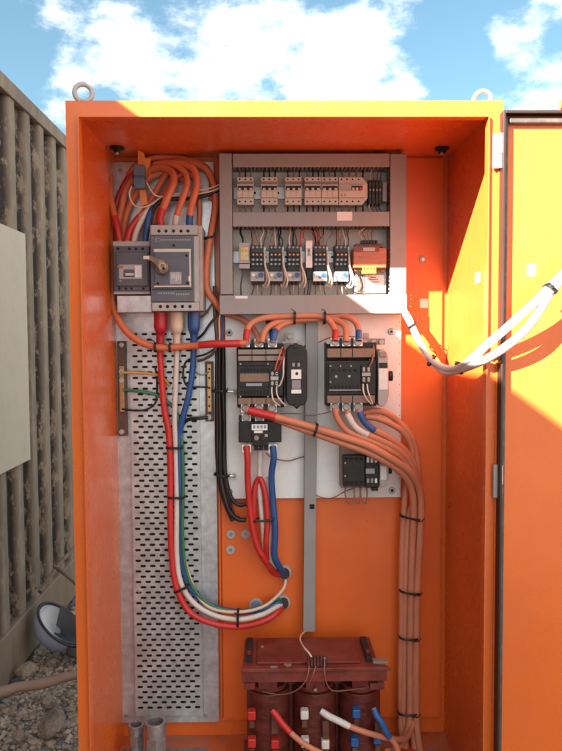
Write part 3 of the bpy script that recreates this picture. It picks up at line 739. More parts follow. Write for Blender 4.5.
trunk('upright grey trunking beside the copper transformer, partly in sun', 390, 153.6, 406.6, 294.4, 'lr', False)
obj('trunking_label', MB().px(337, 211.8, 352.2, 220.6, YT-.001, YT-.0001), PAPER, tm)
obj('trunking_label', MB().px(235, 295.8, 247.6, 298.6, YT-.001, YT-.0001), PAPER, tb)

def rail(label, x0, x1, y):
    r = thing('din_rail', label, 'mounting rail', P((x0+x1)/2, y+4, YP), 'metal mounting rails')
    obj('rail_web', MB().px(x0, y-3.5, x1, y+3.5, .4935, .4995), TRAYM, r)
    mb = MB(); mb.px(x0, y-5.6, x1, y-3.6, .490, .4935); mb.px(x0, y+3.6, x1, y+5.6, .490, .4935)
    obj('rail_lip', mb, TRAYM, r)
    x = x0+6
    while x < x1-6: obj('rail_slot', MB().px(x, y-1.1, x+4.5, y+1.1, .4932, .4936), HOLE, r); x += 11.5
rail('metal rail carrying the row of cream miniature breakers', 234, 384, 193)
rail('metal rail carrying the row of small dark contactors', 233, 349, 257)

# miniature breakers
YM = .436
MG = 'separate cream three pole breakers in the upper row'
mc3 = thing('miniature_breaker', 'cream three pole breaker, first in the row from the big breaker side', 'miniature breaker', P(245.3, 205, YP), MG)
def mcb(root, x0, x1, poles, tog=True):
    wd = (x1-x0)
    obj('breaker_body', MB().px(x0, 177, x1, 204.8, YM+.014, .4899), CREAM, root, .001)
    obj('breaker_front', MB().px(x0+.1, 184.5, x1-.1, 197.4, YM, YM+.0139), CREAM, root, .001)
    obj('body_band', MB().px(x0+.4, 181.4, x1-.4, 183.8, YM+.0128, YM+.0139), TANG, root)
    obj('toggle_window', MB().px(x0+.7, 185.8, x1-.7, 190, YM-.0006, YM-.0001), DARK, root)
    pw = wd/poles
    for k in range(poles):
        xc = x0+pw*(k+.5)
        if tog: obj('toggle', MB().px(xc-1.3, 187.8, xc+1.3, 190.4, YM-.009, YM-.0007), CREAM if k < 9 else RED, root, .0008)
        obj('terminal_screw', MB().dot(xc, 179.3, YM+.0134, .85, .003, 8), HOLE, root)
        obj('terminal_screw', MB().dot(xc, 201.4, YM+.0134, .85, .003, 8), HOLE, root)
    for k in range(1, poles):
        xc = x0+pw*k; obj('pole_gap', MB().px(xc-.18, 184.8, xc+.18, 197, YM-.0004, YM-.0001), TANG, root)
mcb(mc3, 237, 253.6, 3)
dup(mc3, P(261.2, 193, YM)-P(237, 193, YM), 'cream three pole breaker, middle one of the three standing apart')
dup(mc3, P(285.2, 193, YM)-P(237, 193, YM), 'cream three pole breaker close beside the long bank of breakers')
MG2 = 'cream breakers packed in one long bank'
mk = thing('miniature_breaker', 'cream three pole breaker at the start of the long bank', 'miniature breaker', P(313, 205, YP), MG2)
mcb(mk, 304.4, 321.2, 3)
dup(mk, P(321.6, 193, YM)-P(304.4, 193, YM), 'cream three pole breaker second in the long bank')
rc = thing('residual_current_breaker', 'cream residual current breaker with test buttons ending the long bank beside dark terminals', 'residual current breaker', P(353, 206, YP))
rc_out = [(338.8, 177), (362, 177), (367.6, 184), (367.6, 198), (362, 205), (338.8, 205)]
obj('breaker_body', MB().poly(rc_out, YM+.014, .4899), CREAM, rc, .001)
obj('breaker_front', MB().poly([(339, 184.5), (364.5, 184.5), (366.6, 187), (366.6, 195.5), (364.5, 197.4), (339, 197.4)], YM, YM+.0139), CREAM, rc, .001)
obj('test_block', MB().px(340.5, 185.6, 350, 191, YM-.002, YM-.0001), LGREY, rc, .0006)
obj('toggle_window', MB().px(351.5, 185.8, 362.5, 190, YM-.0006, YM-.0001), DARK, rc)
for x in (353.4, 357): obj('toggle', MB().px(x-1.2, 187.4, x+1.2, 190.3, YM-.009, YM-.0007), CREAM, rc, .0008)
obj('toggle', MB().px(359.4, 187, 361.8, 190.3, YM-.009, YM-.0007), RED, rc, .0008)
for x in (341.7, 345.2): obj('test_button', MB().dot(x, 195, YM-.003, 1, .003, 10), COPPER, rc)
for x in (341.5, 347, 352.5, 358.5): 
    for y in (179.3, 201.4): obj('terminal_screw', MB().dot(x, y, YM+.0134, .85, .003, 8), HOLE, rc)
tg = thing('terminal_block', 'dark terminal block at the end of the upper row beside grey end stop', 'terminal block', P(377, 205, YP))
for k in range(4):
    x = 368.6+k*3.4
    tp = obj('terminal', MB().px(x, 180, x+3.1, 204, .448-.002*(k % 2), .4899), DARK, tg, .0008)
    for y in (184, 190, 196): obj('terminal_screw', MB().dot(x+1.55, y, .4455, .9, .003, 8), BROWN if y != 190 else DSTEEL, tp)
obj('end_stop', MB().px(382.6, 182, 387, 201.5, .455, .4899), LGREY, tg, .001)

# small contactors with overload relays
YC = .428
CG = 'small contactors in the lower row'
def small_contactor(x, label):
    r = thing('small_contactor', label, 'contactor', P(x+7, 271, YP), CG)
    obj('contactor_body', MB().px(x, 245, x+13.2, 266, YC+.012, .4899), NAVY, r, .001)
    obj('contactor_front', MB().px(x+.6, 249.5, x+12.6, 261.5, YC, YC+.0119), NAVY, r, .001)
    obj('auxiliary_block', MB().px(x+1, 252, x+12.2, 257.4, YC-.006, YC-.0001), DARKR, r, .001)
    for yy, mm in ((247.3, LGREY), (254.6, COPPER), (259.7, LGREY), (264, DSTEEL)):
        for k in range(3): obj('terminal_screw', MB().dot(x+2.6+k*4, yy, (YC+.0105) if yy < 249 or yy > 262 else (YC-.0012 if yy > 258 else YC-.0072), 1.05, .003, 8), mm, r)
    obj('coil_tab', MB().px(x+13.4, 247, x+15, 252, YC+.02, YC+.04), WHITE, r)
    return r
def overload(x, label, pale):
    r = thing('overload_relay', label, 'overload relay', P(x+7, 283, YP), 'small overload relays under the contactors')
    obj('relay_neck', MB().px(x+1, 266.4, x+13, 271.4, YC+.016, .488), DARK, r)
    obj('relay_body', MB().px(x, 271.6, x+14, 281.2, YC+.006, .489), pale, r, .0012)
    obj('dial', MB().dot(x+10.6, 274.8, YC+.001, 2.4, .006, 18), BLUE, r, .0005)
    obj('dial', MB().dot(x+3, 275, YC+.002, 1.9, .005, 18), WHITE, r, .0005)
    obj('reset_button', MB().dot(x+6.8, 276.8, YC+.001, 1.3, .006, 12), CAPB, r)
    for k in range(3): obj('terminal', MB().px(x+1+k*4.2, 281.3, x+4.2+k*4.2, 284.2, YC+.018, .486), DARKR, r, .0008)
    return r
CXS = [250.6, 269, 287, 313.5, 335]
CN = ['small dark contactor beside the grey time relay', 'small dark contactor second from the grey time relay', 'small dark contactor just before the slim white relay', 'small dark contactor just after the slim white relay', 'small dark contactor closest to the copper transformer']
ON = ['pale overload relay under the contactor beside the time relay', 'pale overload relay under the second contactor from the time relay', 'pale overload relay under the contactor before the slim white relay', 'white overload relay under the contactor after the slim white relay', 'white overload relay under the contactor closest to the transformer']
c0 = small_contactor(CXS[0], CN[0]); o0 = overload(CXS[0]-.2, ON[0], LGREY)
for i in range(1, 5):
    dlt = P(CXS[i], 260, YC)-P(CXS[0], 260, YC)
    dup(c0, dlt, CN[i])
    if i < 3: dup(o0, dlt, ON[i])
o3 = overload(CXS[3]-.4, ON[3], WHITE); dup(o3, P(CXS[4], 260, YC)-P(CXS[3], 260, YC), ON[4])
tr_ = thing('time_relay', 'grey time relay with amber face at the start of the lower row', 'relay', P(244.5, 270, YP))
obj('relay_body', MB().px(239, 242.5, 249.8, 268.5, .436, .4899), LGREY, tr_, .001)
obj('relay_face', MB().px(240.2, 247, 248.6, 260.5, .4345, .4359), BRASS, tr_, .0006)
for (x, y) in ((242.2, 250), (246.2, 250.5), (242.6, 254.5), (246.4, 255), (244.4, 258)): obj('dial', MB().dot(x, y, .4325, 1.2, .002, 10), YTERM if y < 254 else CREAM, tr_)
obj('relay_band', MB().px(239.3, 263, 249.6, 264, .4355, .4359), DARK, tr_)
sr = thing('slim_relay', 'slim white relay with dark socket between the third and fourth contactors', 'relay', P(309, 279, YP))
obj('relay_body', MB().px(305.8, 240.5, 312.4, 267.6, .432, .4899), WHITE, sr, .001)
obj('relay_face', MB().px(307.4, 248, 310.4, 256, .431, .4319), LGREY, sr)
obj('relay_mark', MB().px(308, 249.5, 309.8, 251.5, .4303, .4309), BLUEG, sr)
obj('relay_foot', MB().px(306.4, 268, 312, 279, .455, .4899), DARK, sr, .001)

# control transformer
tf = thing('control_transformer', 'copper coloured control transformer with yellow terminal strip in the trunking frame', 'transformer', P(370, 293, YP))
obj('winding', MB().px(353, 247.4, 386.6, 268, .412, .470), COIL, tf, .004)
obj('core_top', MB().px(355.5, 243.6, 383, 247.2, .425, .480), BROWN, tf, .001)
obj('core_bottom', MB().px(354, 268.2, 385, 271.4, .425, .480), BROWN, tf, .001)
obj('core_band', MB().px(353.8, 246.2, 379.5, 251.6, .410, .4119), IRON, tf, .0006)
obj('rating_plate', MB().px(363.2, 247.6, 375, 251, .4092, .4099), LGREY, tf)
for k in range(6): obj('terminal', MB().px(361.4+k*2.8, 240, 363.8+k*2.8, 243.4, .418, .45), DARK, tf, .0006)
for k in range(4): 
    o = obj('terminal', MB().px(362.6+k*3.5, 266, 365.8+k*3.5, 273.4, .404, .43), YTERM, tf, .0008)
    obj('terminal_screw', MB().dot(364.2+k*3.5, 268.6, .4035, .9, .003, 8), HOLE, o)
obj('spec_label', MB().px(364.6, 275, 384, 292, .448, .4495), PAPER, tf)
mb = MB()
for k, (a_, b_) in enumerate(((370, 376), (369, 378), (371, 379), (366.5, 370))): mb.px(a_, 277+k*2.2, b_, 278+k*2.2, .4472, .4479)
obj('label_print', mb, PRINT, tf)
obj('mounting_foot', MB().px(355, 271.6, 386, 293.5, .450, .4995), LGREY, tf, .001)
for k in range(4): obj('foot_ridge', MB().px(356.5+k*2.1, 274.5, 357.6+k*2.1, 291, .445, .4499), TANG, tf)
# ------------------------------------------------------------------ white plate and big contactors
YW = .497
wp = thing('white_plate', 'white painted mounting plate carrying the three big contactors', 'mounting plate', P(313, 498, YW))
obj('plate', MB().px(226, 313, 401, 498, YW, YW+.003), WHITEPL, wp, .0008)
for (x, y) in ((229.3, 332.5), (391.5, 331.5), (392.2, 490.5), (229.3, 492)):
    s_ = obj('fixing_screw', MB().dot(x, y, YW-.005, 3.4, .006, 20), DSTEEL, wp, .001)
    obj('screw_recess', MB().dot(x, y, YW-.0056, 1.5, .002, 6), HOLE, s_)
mb = MB()
for k in range(17): mb.dot(399.6, 322+k*10.4, YW-.0004, .55, .001, 8)
obj('edge_mark', mb, PRINT, wp)

def lug(root, x, y, Y, r=3.6, m=STEEL):
    a = obj('terminal_plate', MB().px(x-4.6, y-4.2, x+4.6, y+4.4, Y+.003, Y+.010), m, root, .001)
    b = obj('terminal_bolt', MB().dot(x, y, Y-.004, r, .008, 6), LGREY, a, .0012)
    obj('bolt_washer', MB().dot(x, y, Y+.0005, r+.7, .003, 18), DSTEEL, a)
def big_contactor(root, x0, x1, ytop, ybot, lugs, Yf, bands):
    """arc chamber bands, dark middle and bolts of one power contactor"""
    obj('contactor_base', MB().px(x0, ytop+4, x1, ybot-3, Yf+.04, YW-.001), DARKR, root, .002)
    obj('contactor_body', MB().px(x0+.4, ytop+22, x1-.6, ybot-14, Yf, Yf+.0399), DARK, root, .003)
    for (a, b, mm, dy) in bands: obj('arc_cover', MB().px(x0+1.2, a, x1-1.6, b, Yf+dy, Yf+.0398), mm, root, .002)
    for x in lugs:
        lug(root, x, ytop+3.4, Yf+.012); lug(root, x, ybot-2.2, Yf+.014)
    for k in range(len(lugs)-1):
        xm = (lugs[k]+lugs[k+1])/2
        obj('phase_barrier', MB().px(xm-1.2, ytop-.4, xm+1.2, ytop+8, Yf+.004, Yf+.045), DARKR, root, .0008)
        obj('phase_barrier', MB().px(xm-1.2, ybot-6, xm+1.2, ybot+2, Yf+.006, Yf+.045), DARKR, root, .0008)
def aux(root, x0, x1, ya, yb, Y):
    a = obj('auxiliary_contact', MB().px(x0, ya, x1, yb, Y, Y+.03), DARKR, root, .0015)
    obj('terminal_mark', MB().px(x0+.8, (ya+yb)/2-2, x1-.8, (ya+yb)/2+1.6, Y-.001, Y-.0001), LGREY, a)
    for k in range(2):
        xx = x0+(x1-x0)*(.27+.46*k)
        for yy in (ya+3, (ya+yb)/2-4.2, (ya+yb)/2+4, yb-3): obj('terminal_screw', MB().dot(xx, yy, Y-.0022, 1.35, .003, 10), LGREY, a)
Y1c = .395
k1 = thing('power_contactor', 'big black contactor with separate black latch block on its side, above the overload relay', 'contactor', P(262, 410, YW))
big_contactor(k1, 236.8, 284, 339.5, 410.5, (245.5, 259, 272.3), Y1c, ((349.5, 354.6, TANG, -.004), (355.6, 361, TANG, .0), (398, 404.5, TAN, -.002)))
obj('name_band', MB().px(240, 373.5, 269.5, 381.8, Y1c-.002, Y1c-.0001), TAN, k1, .0008)
obj('body_groove', MB().px(238.5, 365.4, 270, 366.4, Y1c-.0008, Y1c-.0001), HOLE, k1)
obj('body_groove', MB().px(238.5, 386.6, 270, 387.4, Y1c-.0008, Y1c-.0001), HOLE, k1)
for k in range(9): obj('vent_slot', MB().px(241+k*3.2, 368.4, 242.6+k*3.2, 371.6, Y1c-.0008, Y1c-.0001), HOLE, k1)
for k in range(9): obj('vent_slot', MB().px(241+k*3.2, 390, 242.6+k*3.2, 395, Y1c-.0008, Y1c-.0001), HOLE, k1)
for k in (252, 266): 
    obj('cover_seam', MB().px(k-.35, 349.8, k+.35, 360.6, Y1c-.0050, Y1c-.0041), HOLE, k1)
    obj('cover_seam', MB().px(k-.35, 398.3, k+.35, 404.2, Y1c-.0030, Y1c-.0021), HOLE, k1)
for (x, y) in ((240.5, 364), (268, 364), (240.5, 396.6), (268, 396.6)): obj('cover_screw', MB().dot(x, y, Y1c-.0014, .9, .002, 10), DSTEEL, k1)
obj('rating_label', MB().px(246, 383.2, 262, 386, Y1c-.0012, Y1c-.0002), LPRINT, k1)
aux(k1, 269.8, 279.2, 370, 387, Y1c-.012)
lb_out = [(286.5, 350), (291, 344.5), (301, 344.5), (306, 349), (307.3, 352), (307.3, 398), (305.6, 404), (300, 406), (297, 409.6), (293, 406.2), (288, 404.5), (286, 399)]
lb = obj('latch_block', MB().poly(lb_out, Y1c-.018, YW-.001), DARK, k1, .004)
obj('latch_knob', MB().dot(295.6, 345.8, Y1c-.024, 2.8, .008, 20), DARKR, lb, .002)
obj('latch_knob', MB().dot(296.4, 405.5, Y1c-.022, 2.4, .006, 20), DARKR, lb, .002)
obj('latch_label', MB().px(291.3, 369.5, 301.2, 379, Y1c-.0192, Y1c-.0181), PAPER, lb)
obj('latch_button', MB().dot(296.8, 373.5, Y1c-.0206, 1.5, .002, 14), DARK, lb)
obj('latch_window', MB().px(292, 380, 300.6, 388.8, Y1c-.0190, Y1c-.0181), PRINT, lb)
obj('latch_label', MB().px(291.4, 389.6, 301.2, 393.4, Y1c-.0192, Y1c-.0181), PAPER, lb)
for x in (293.6, 298.8): obj('latch_mark', MB().px(x-1.2, 363, x+1.2, 366.5, Y1c-.0188, Y1c-.0181), LPRINT, lb)
obj('side_lug', MB().px(285, 333, 293.5, 343.5, .470, .474), LGREY, k1, .001)
obj('side_lug', MB().px(297, 341, 307.5, 345.8, .470, .474), LGREY, k1, .001)
for (x, y) in ((283.2, 342.8), (289.3, 337)): obj('terminal_bolt', MB().dot(x, y, .462, 2.3, .007, 6), DSTEEL, k1, .0008)

Y2c = .385
k2 = thing('power_contactor', 'big black contactor with silver rounded side mechanism, nearer the sunlit side wall', 'contactor', P(352, 410, YW))
big_contactor(k2, 326, 376.5, 338.5, 409, (335, 346.5, 358), Y2c, ((348.5, 357.6, TAN, -.003), (395.5, 403.2, TAN, -.003)))
obj('body_plate', MB().px(328.5, 363, 361, 392, Y2c-.006, Y2c-.0001), DARK, k2, .0015)
for (x, y) in ((336.2, 376.5), (349.2, 376.2)): obj('cover_screw', MB().dot(x, y, Y2c-.0075, 1.3, .003, 12), LGREY, k2)
for (x, y) in ((330.5, 366), (340.5, 366), (351, 366), (330.5, 382)): obj('cover_screw', MB().dot(x, y, Y2c-.0068, .9, .002, 10), DSTEEL, k2)
obj('body_groove', MB().px(329, 389.6, 361, 390.6, Y2c-.0068, Y2c-.0061), LPRINT, k2)
for k in range(8): obj('vent_slot', MB().px(330.5+k*3.7, 385.5, 332.4+k*3.7, 388.4, Y2c-.0068, Y2c-.0061), HOLE, k2)
for k in range(5): obj('vent_slot', MB().px(332+k*5.4, 369, 335+k*5.4, 371.4, Y2c-.0068, Y2c-.0061), HOLE, k2)
for k in (341, 352.6):
    obj('cover_seam', MB().px(k-.35, 348.8, k+.35, 357.2, Y2c-.0040, Y2c-.0031), HOLE, k2)
    obj('cover_seam', MB().px(k-.35, 395.8, k+.35, 402.8, Y2c-.0040, Y2c-.0031), HOLE, k2)
aux(k2, 361.2, 371.4, 365.5, 383.5, Y2c-.014)
mb = MB().poly([(378, 352), (381, 349.4), (384.5, 349.4), (388.2, 355), (388.8, 395), (387, 402), (383.5, 406.8), (379.5, 406), (378, 403)], Y2c+.006, YW-.001)
sm_ = obj('side_mechanism', mb, LGREY, k2, .003)
obj('mechanism_cover', MB().px(378.6, 368.5, 387.8, 390, Y2c+.0035, Y2c+.0059), WHITE, sm_, .001)
obj('mechanism_dark', MB().px(379, 362.8, 387.6, 368, Y2c+.003, Y2c+.0059), DARK, sm_, .001)
obj('mechanism_top', MB().px(379.6, 351.8, 386.2, 357, Y2c+.001, Y2c+.0059), TANG, sm_, .001)
obj('side_knob', MB().cyl(P(388.6, 376, .44), (1, 0, 0), .016, .012, 20), DARKR, sm_, .002)
obj('terminal_bar', MB().px(362, 338.5, 385, 344.6, .44, .452), TANG, k2, .001)
for (x, y) in ((364.6, 341.8), (373.6, 342.2), (381.6, 342)): obj('terminal_bolt', MB().dot(x, y, .430, 2.7, .009, 6), LGREY, k2, .0008)
obj('terminal_bolt', MB().dot(328.4, 341.8, .40, 2.6, .009, 6), LGREY, k2, .0008)
obj('side_lug', MB().px(363.5, 333, 369, 338.4, .47, .474), LGREY, k2, .001)
for x in (369.6, 373.6):
    for y in (355, 361, 367, 383, 388): obj('coil_clip', MB().px(x-.8, y-1.6, x+.8, y+1.6, Y2c+.02, Y2c+.034), DSTEEL if y % 2 else WHITE, k2, .0004)

Y3c = .415
k3 = thing('power_contactor', 'smallest of the big black contactors, lowest on the white plate under the orange cables', 'contactor', P(362, 490, YW))
obj('contactor_base', MB().px(340.6, 447, 379.2, 488, Y3c+.03, YW-.001), TANG, k3, .002)
obj('contactor_body', MB().px(343.2, 455.5, 365, 486.5, Y3c, Y3c+.0299), DARK, k3, .0025)
obj('contactor_body', MB().px(365.4, 455.5, 378.8, 487.5, Y3c-.003, Y3c+.0299), DARKR, k3, .0025)
for k in range(4): obj('body_groove', MB().px(344.5+k*5, 457.5, 348+k*5, 460, Y3c-.0008, Y3c-.0001), HOLE, k3)
for k in range(4): obj('body_groove', MB().px(344.5+k*5, 481, 348+k*5, 484.5, Y3c-.0008, Y3c-.0001), HOLE, k3)
obj('name_band', MB().px(347, 467, 361, 473, Y3c-.0010, Y3c-.0001), DARKR, k3)
for yy in (463, 476): obj('cover_screw', MB().dot(345.2, yy, Y3c-.001, .9, .002, 10), LGREY, k3)
for k in range(3):
    obj('terminal_screw', MB().px(366.6+k*4, 457, 369.2+k*4, 462.5, Y3c-.005, Y3c-.0031), WHITE, k3, .0006)
    obj('terminal_screw', MB().px(366.8+k*4, 478.5, 369.2+k*4, 483, Y3c-.005, Y3c-.0031), WHITE if k == 2 else DSTEEL, k3, .0006)
obj('terminal_mark', MB().px(365.8, 468.6, 374.6, 473.6, Y3c-.004, Y3c-.0031), LPRINT, k3)
mb = MB().poly([(379.6, 464), (387, 464), (389, 468), (388.6, 478), (386, 486), (381, 487.4), (379.6, 486)], Y3c+.012, YW-.001)
sm_ = obj('side_mechanism', mb, LGREY, k3, .002)
obj('side_knob', MB().cyl(P(388.8, 470, .455), (1, 0, 0), .012, .008, 18), DARKR, sm_, .0015)
obj('mechanism_cover', MB().px(380.4, 466, 386.4, 480, Y3c+.010, Y3c+.0119), WHITE, sm_, .001)
obj('coil_terminal', MB().px(371.5, 487.6, 378, 491, Y3c+.01, Y3c+.03), DARK, k3, .001)

ol = thing('thermal_overload', 'black thermal overload relay with white label hanging below the first big contactor', 'overload relay', P(260, 452, YW))
YO = .405
obj('relay_body', MB().px(238.6, 421.5, 281.5, 442.6, YO, YW-.001), DARK, ol, .003)
obj('relay_front', MB().px(252, 424, 268.5, 446, YO-.012, YO-.0001), DARKR, ol, .002)
lb_ = obj('rating_label', MB().px(251.6, 424.2, 267.4, 430.2, YO-.0132, YO-.0121), PAPER, ol)
for k in range(4): obj('label_print', MB().px(253.2+k*3.6, 425.4, 255.4+k*3.6, 428.4, YO-.0139, YO-.0133), PRINT, lb_)
obj('rating_label', MB().px(254, 430.8, 262.6, 433, YO-.0132, YO-.0121), PAPER, ol)
obj('setting_dial', MB().dot(256.5, 438, YO-.016, 2.6, .004, 20), TANG, ol, .001)
obj('reset_button', MB().dot(263, 438.5, YO-.018, 2.5, .006, 20), DARK, ol, .001)
obj('test_button', MB().px(264.6, 434.2, 267.6, 437, YO-.014, YO-.0121), LGREY, ol, .0006)
for k in range(3): obj('control_terminal', MB().px(254+k*5, 446.2, 258.4+k*5, 450.6, YO+.004, YO+.02), DARKR, ol, .001)
for x in (246.3, 259.6): lug(ol, x, 417.4, YO+.016)
for x in (246.5, 273): lug(ol, x, 448.6, YO+.01, 3)
obj('side_tab', MB().px(238.8, 415.8, 242.4, 420.6, YO+.02, YO+.04), DARKR, ol, .001)

# upright slim trunking with its slot
YV = .462
st = thing('slim_trunking', 'slim upright grey conduit running from the frame down to the red transformer', 'conduit', P(310, 632, .51))
a = P(312, 318, YV); b = P(309, 632, YV)
wv = 6.1*S(YV)
obj('conduit_body', MB()._add([(b.x-wv, YV, b.z), (b.x+wv, YV, b.z), (a.x+wv, YV, a.z), (a.x-wv, YV, a.z), (b.x-wv, .4965, b.z), (b.x+wv, .4965, b.z), (a.x+wv, .4965, a.z), (a.x-wv, .4965, a.z)],
    [(0, 1, 2, 3), (7, 6, 5, 4), (1, 5, 6, 2), (4, 0, 3, 7), (3, 2, 6, 7), (4, 5, 1, 0)]), TRUNK, st, .0015)
obj('conduit_slot', MB().px(309.6, 504.2, 314.4, 509, YV-.0012, YV-.0001), HOLE, st)

# standoffs with black tail clips by the white plate
for (x, y, lab) in ((231.5, 391.5, 'bright bolt holding the black cable bundle beside the first big contactor'), (231, 476, 'bright bolt holding the black cable bundle near the plate bottom corner')):
    r = single('clamp_bolt', MB().cyl(P(x-6, y, .478), (1, 0, 0), .0048, .034, 14), STEEL, lab, 'bolt')
    obj('bolt_nut', MB().cyl(P(x+2, y, .478), (1, 0, 0), .0085, .010, 6), LGREY, r, .001)

# ------------------------------------------------------------------ power cables on the breaker side
rb = .0112
cable('power_cable', 'red cable from the red boot of the big breaker curving down to the lower gland',
      [(160, 322, .452), (160, 345, .450), (161, 375, .455), (164.5, 408, .458), (169, 432, .462), (170.8, 470, .464), (171, 520, .464), (171.5, 560, .462), (177, 590, .46), (191, 613, .455), (214, 624, .450), (240, 626.5, .448), (264, 621, .452), (277, 612, .47), (283, 606, .503)], .0098, RED)
cable('power_cable', 'white cable from the cream boot of the big breaker down to the lower gland',
      [(176.5, 322, .452), (177, 345, .45), (175.8, 380, .456), (174.5, 420, .46), (175.5, 450, .468), (176.4, 500, .468), (176.6, 555, .466), (182, 584, .462), (195, 604, .456), (216, 615.5, .452), (240, 619, .450), (262, 614, .455), (276, 607, .475), (283, 603, .503)], .0084, WCAB)
cable('power_cable', 'blue cable from the blue boot of the big breaker running down behind the white one',
      [(194, 322, .452), (193.5, 345, .45), (192, 372, .455), (188, 398, .458), (182.5, 420, .464), (179, 440, .470), (179.5, 480, .472), (180, 540, .472), (184.5, 572, .47), (194, 592, .468), (212, 606.5, .466), (238, 612, .466), (262, 609, .472), (278, 603, .487), (283, 602, .505)], .0094, BLUE)
cable('earth_cable', 'green cable joining the bundle of red, white and blue cables on the tray',
      [(124, 390, .474), (138, 391, .47), (156, 395, .474), (168, 402, .476), (177, 414, .473), (182, 440, .466), (182.8, 480, .464), (183, 540, .462), (187, 572, .461), (197, 593, .459), (214, 606, .457), (238, 611, .456), (262, 606.5, .462), (276, 600, .48), (284, 601, .505)], .0052, GREEN)
cable('power_cable', 'thin cream cable from the tray bundle up to the upper gland',
      [(181, 470, .482), (181.5, 520, .482), (184, 556, .480), (194, 588, .468), (206, 605, .455), (224, 611.5, .450), (246, 611, .450), (264, 606, .452), (276, 597, .46), (284, 587, .475), (286, 577, .503)], .0050, CCAB)
# lug boots below the big breaker
def boot(label, x, m, w=13):
    mb = MB(); c0_, c1_, c2_, c3_ = P(x, 312.5, .440), P(x, 327, .440), P(x, 334, .446), P(x, 346, .450)
    mb.tube(spline([c0_, c1_, c2_, c3_], 6), w*S(.44)/2, 16, rfun=lambda t: 1.0 if t < .35 else max(.58, 1.0-(t-.35)*1.1))
    return single('cable_boot', mb, m, label, 'cable boot')
boot('red boot over the first lug under the big breaker', 160.5, DRED)
boot('cream boot over the middle lug under the big breaker', 176.8, CCAB)
boot('blue boot over the third lug under the big breaker', 193.8, BLUE, 12.5)
cable('wire', 'yellow wire bolted to the brown earth bar and crossing the tray', [(122, 372.5, .466), (132, 373, .468), (150, 373.6, .472), (162, 377, .476), (170, 386, .482)], .0042, YELL, 'wire')
cable('wire', 'dark wire from the lowest screw of the brown earth bar', [(122, 409, .474), (136, 410.5, .472), (148, 409, .474), (156, 401, .476), (157, 380, .480), (155, 366, .484)], .0030, DARK, 'wire')
cable('wire', 'black looped wire between the neutral bar and the tray', [(208, 387, .476), (200, 387, .470), (187, 386, .474), (183, 374, .476), (186, 362, .478), (196, 357, .476), (206, 354, .47), (216, 348, .47)], .0030, BLK, 'wire')
cable('wire', 'grey wire from the top of the neutral bar to the tray', [(209, 372, .476), (202, 375, .472), (195, 371, .474), (191, 358, .48)], .0022, GWIRE, 'wire')
cable('power_cable', 'short black cable bolted at the foot of the neutral bar', [(208, 417.5, .468), (200, 418, .464), (190, 419, .470), (183, 424, .478), (181, 436, .480)], .0058, BLK)
cable('power_cable', 'dark red cable dipping from the bundle to the top of the neutral bar', [(217, 346, .47), (212, 354, .465), (204, 359, .466), (198, 361, .474)], .0045, BROWN)

# orange supply loop left and across to the first contactor
cable('power_cable', 'orange cable looping down beside the smaller breaker and across to the first contactor',
      [(106, 196, .49), (108.5, 215, .478), (110.5, 245, .466), (111, 280, .462), (114, 306, .455), (124, 327, .440), (139, 341, .428), (160, 347.5, .425), (185, 347, .425), (210, 344.5, .40), (228, 343.5, .393), (246, 343, .396)], .0108, OCAB, sleeves=((.82, .985, RED, 1.08),))
# cluster above the breakers
def oc(label, pts, r=.0105, m=OCAB, sl=()): return cable('power_cable', label, pts, r, m, sleeves=sl)
oc('orange cable arching into the top terminal of the big breaker nearest the smaller one', [(161.5, 228, .432), (161.5, 216, .43), (166, 200, .424), (173, 184, .428), (172, 172, .445), (160, 167, .462), (146, 172, .47), (138, 184, .478)], .0118, OCAB, ((0, .2, RED, 1.03),))
oc('orange cable arching into the middle top terminal of the big breaker', [(175.5, 228, .432), (176, 217, .43), (182, 200, .424), (187.5, 184, .428), (184, 171, .44), (172, 164, .455), (158, 164, .47), (150, 172, .48)], .0102, OCAB, ((0, .13, WCAB, 1.02),))
oc('orange cable arching into the far top terminal of the big breaker', [(189.5, 228, .432), (189.5, 218, .43), (192.5, 202, .424), (197, 186, .428), (195, 172, .436), (184, 163.5, .445), (169, 162, .46), (154, 165, .47)], .0110, OCAB, ((0, .13, BLUE, 1.02),))
oc('orange cable passing behind the others and down the far side of the big breaker', [(150, 168, .486), (170, 161, .482), (190, 163, .478), (205, 169, .472), (213.5, 183, .470), (215, 205, .468), (212, 228, .462), (208, 250, .455), (205.5, 272, .452), (208, 290, .455), (215, 303, .462), (222, 312, .47)], .0108)
oc('red ended orange cable entering the smaller breaker by the cabinet wall', [(120, 243, .44), (118, 228, .44), (112.5, 206, .45), (109.5, 190, .462), (111, 176, .474)], .0098, OCAB, ((0, .42, RED, 1.03),))
oc('red ended orange cable entering the smaller breaker and rising behind the blue connector', [(127, 243, .44), (130.5, 230, .44), (138, 219, .446), (148, 209, .452), (161, 198, .458), (170, 186, .466), (174, 172, .476)], .0098, OCAB, ((0, .36, RED, 1.03),))
oc('orange cable behind the blue connector near the cabinet wall', [(117, 252, .482), (118, 226, .480), (121, 206, .478), (126, 190, .478), (133, 178, .480), (140, 168, .484), (150, 163, .488)], .0108)
oc('orange cable curving under the arch behind the blue connector', [(123, 252, .486), (125, 222, .484), (130, 206, .482), (138, 190, .482), (150, 178, .482), (164, 171, .482), (176, 172, .484), (184, 182, .488)], .0108)
oc('dark red cable lying deepest behind the arching orange cables', [(114, 250, .492), (113, 228, .488), (116, 206, .486), (122, 190, .486), (130, 176, .488), (140, 165, .492)], .0092, DRED)
oc('orange cable hugging the top of the backing plate behind the arch', [(128, 176, .49), (138, 164, .488), (154, 158.5, .486), (176, 158.5, .486), (194, 161, .486), (206, 168, .486), (211, 180, .488), (211.5, 200, .49)], .0095)
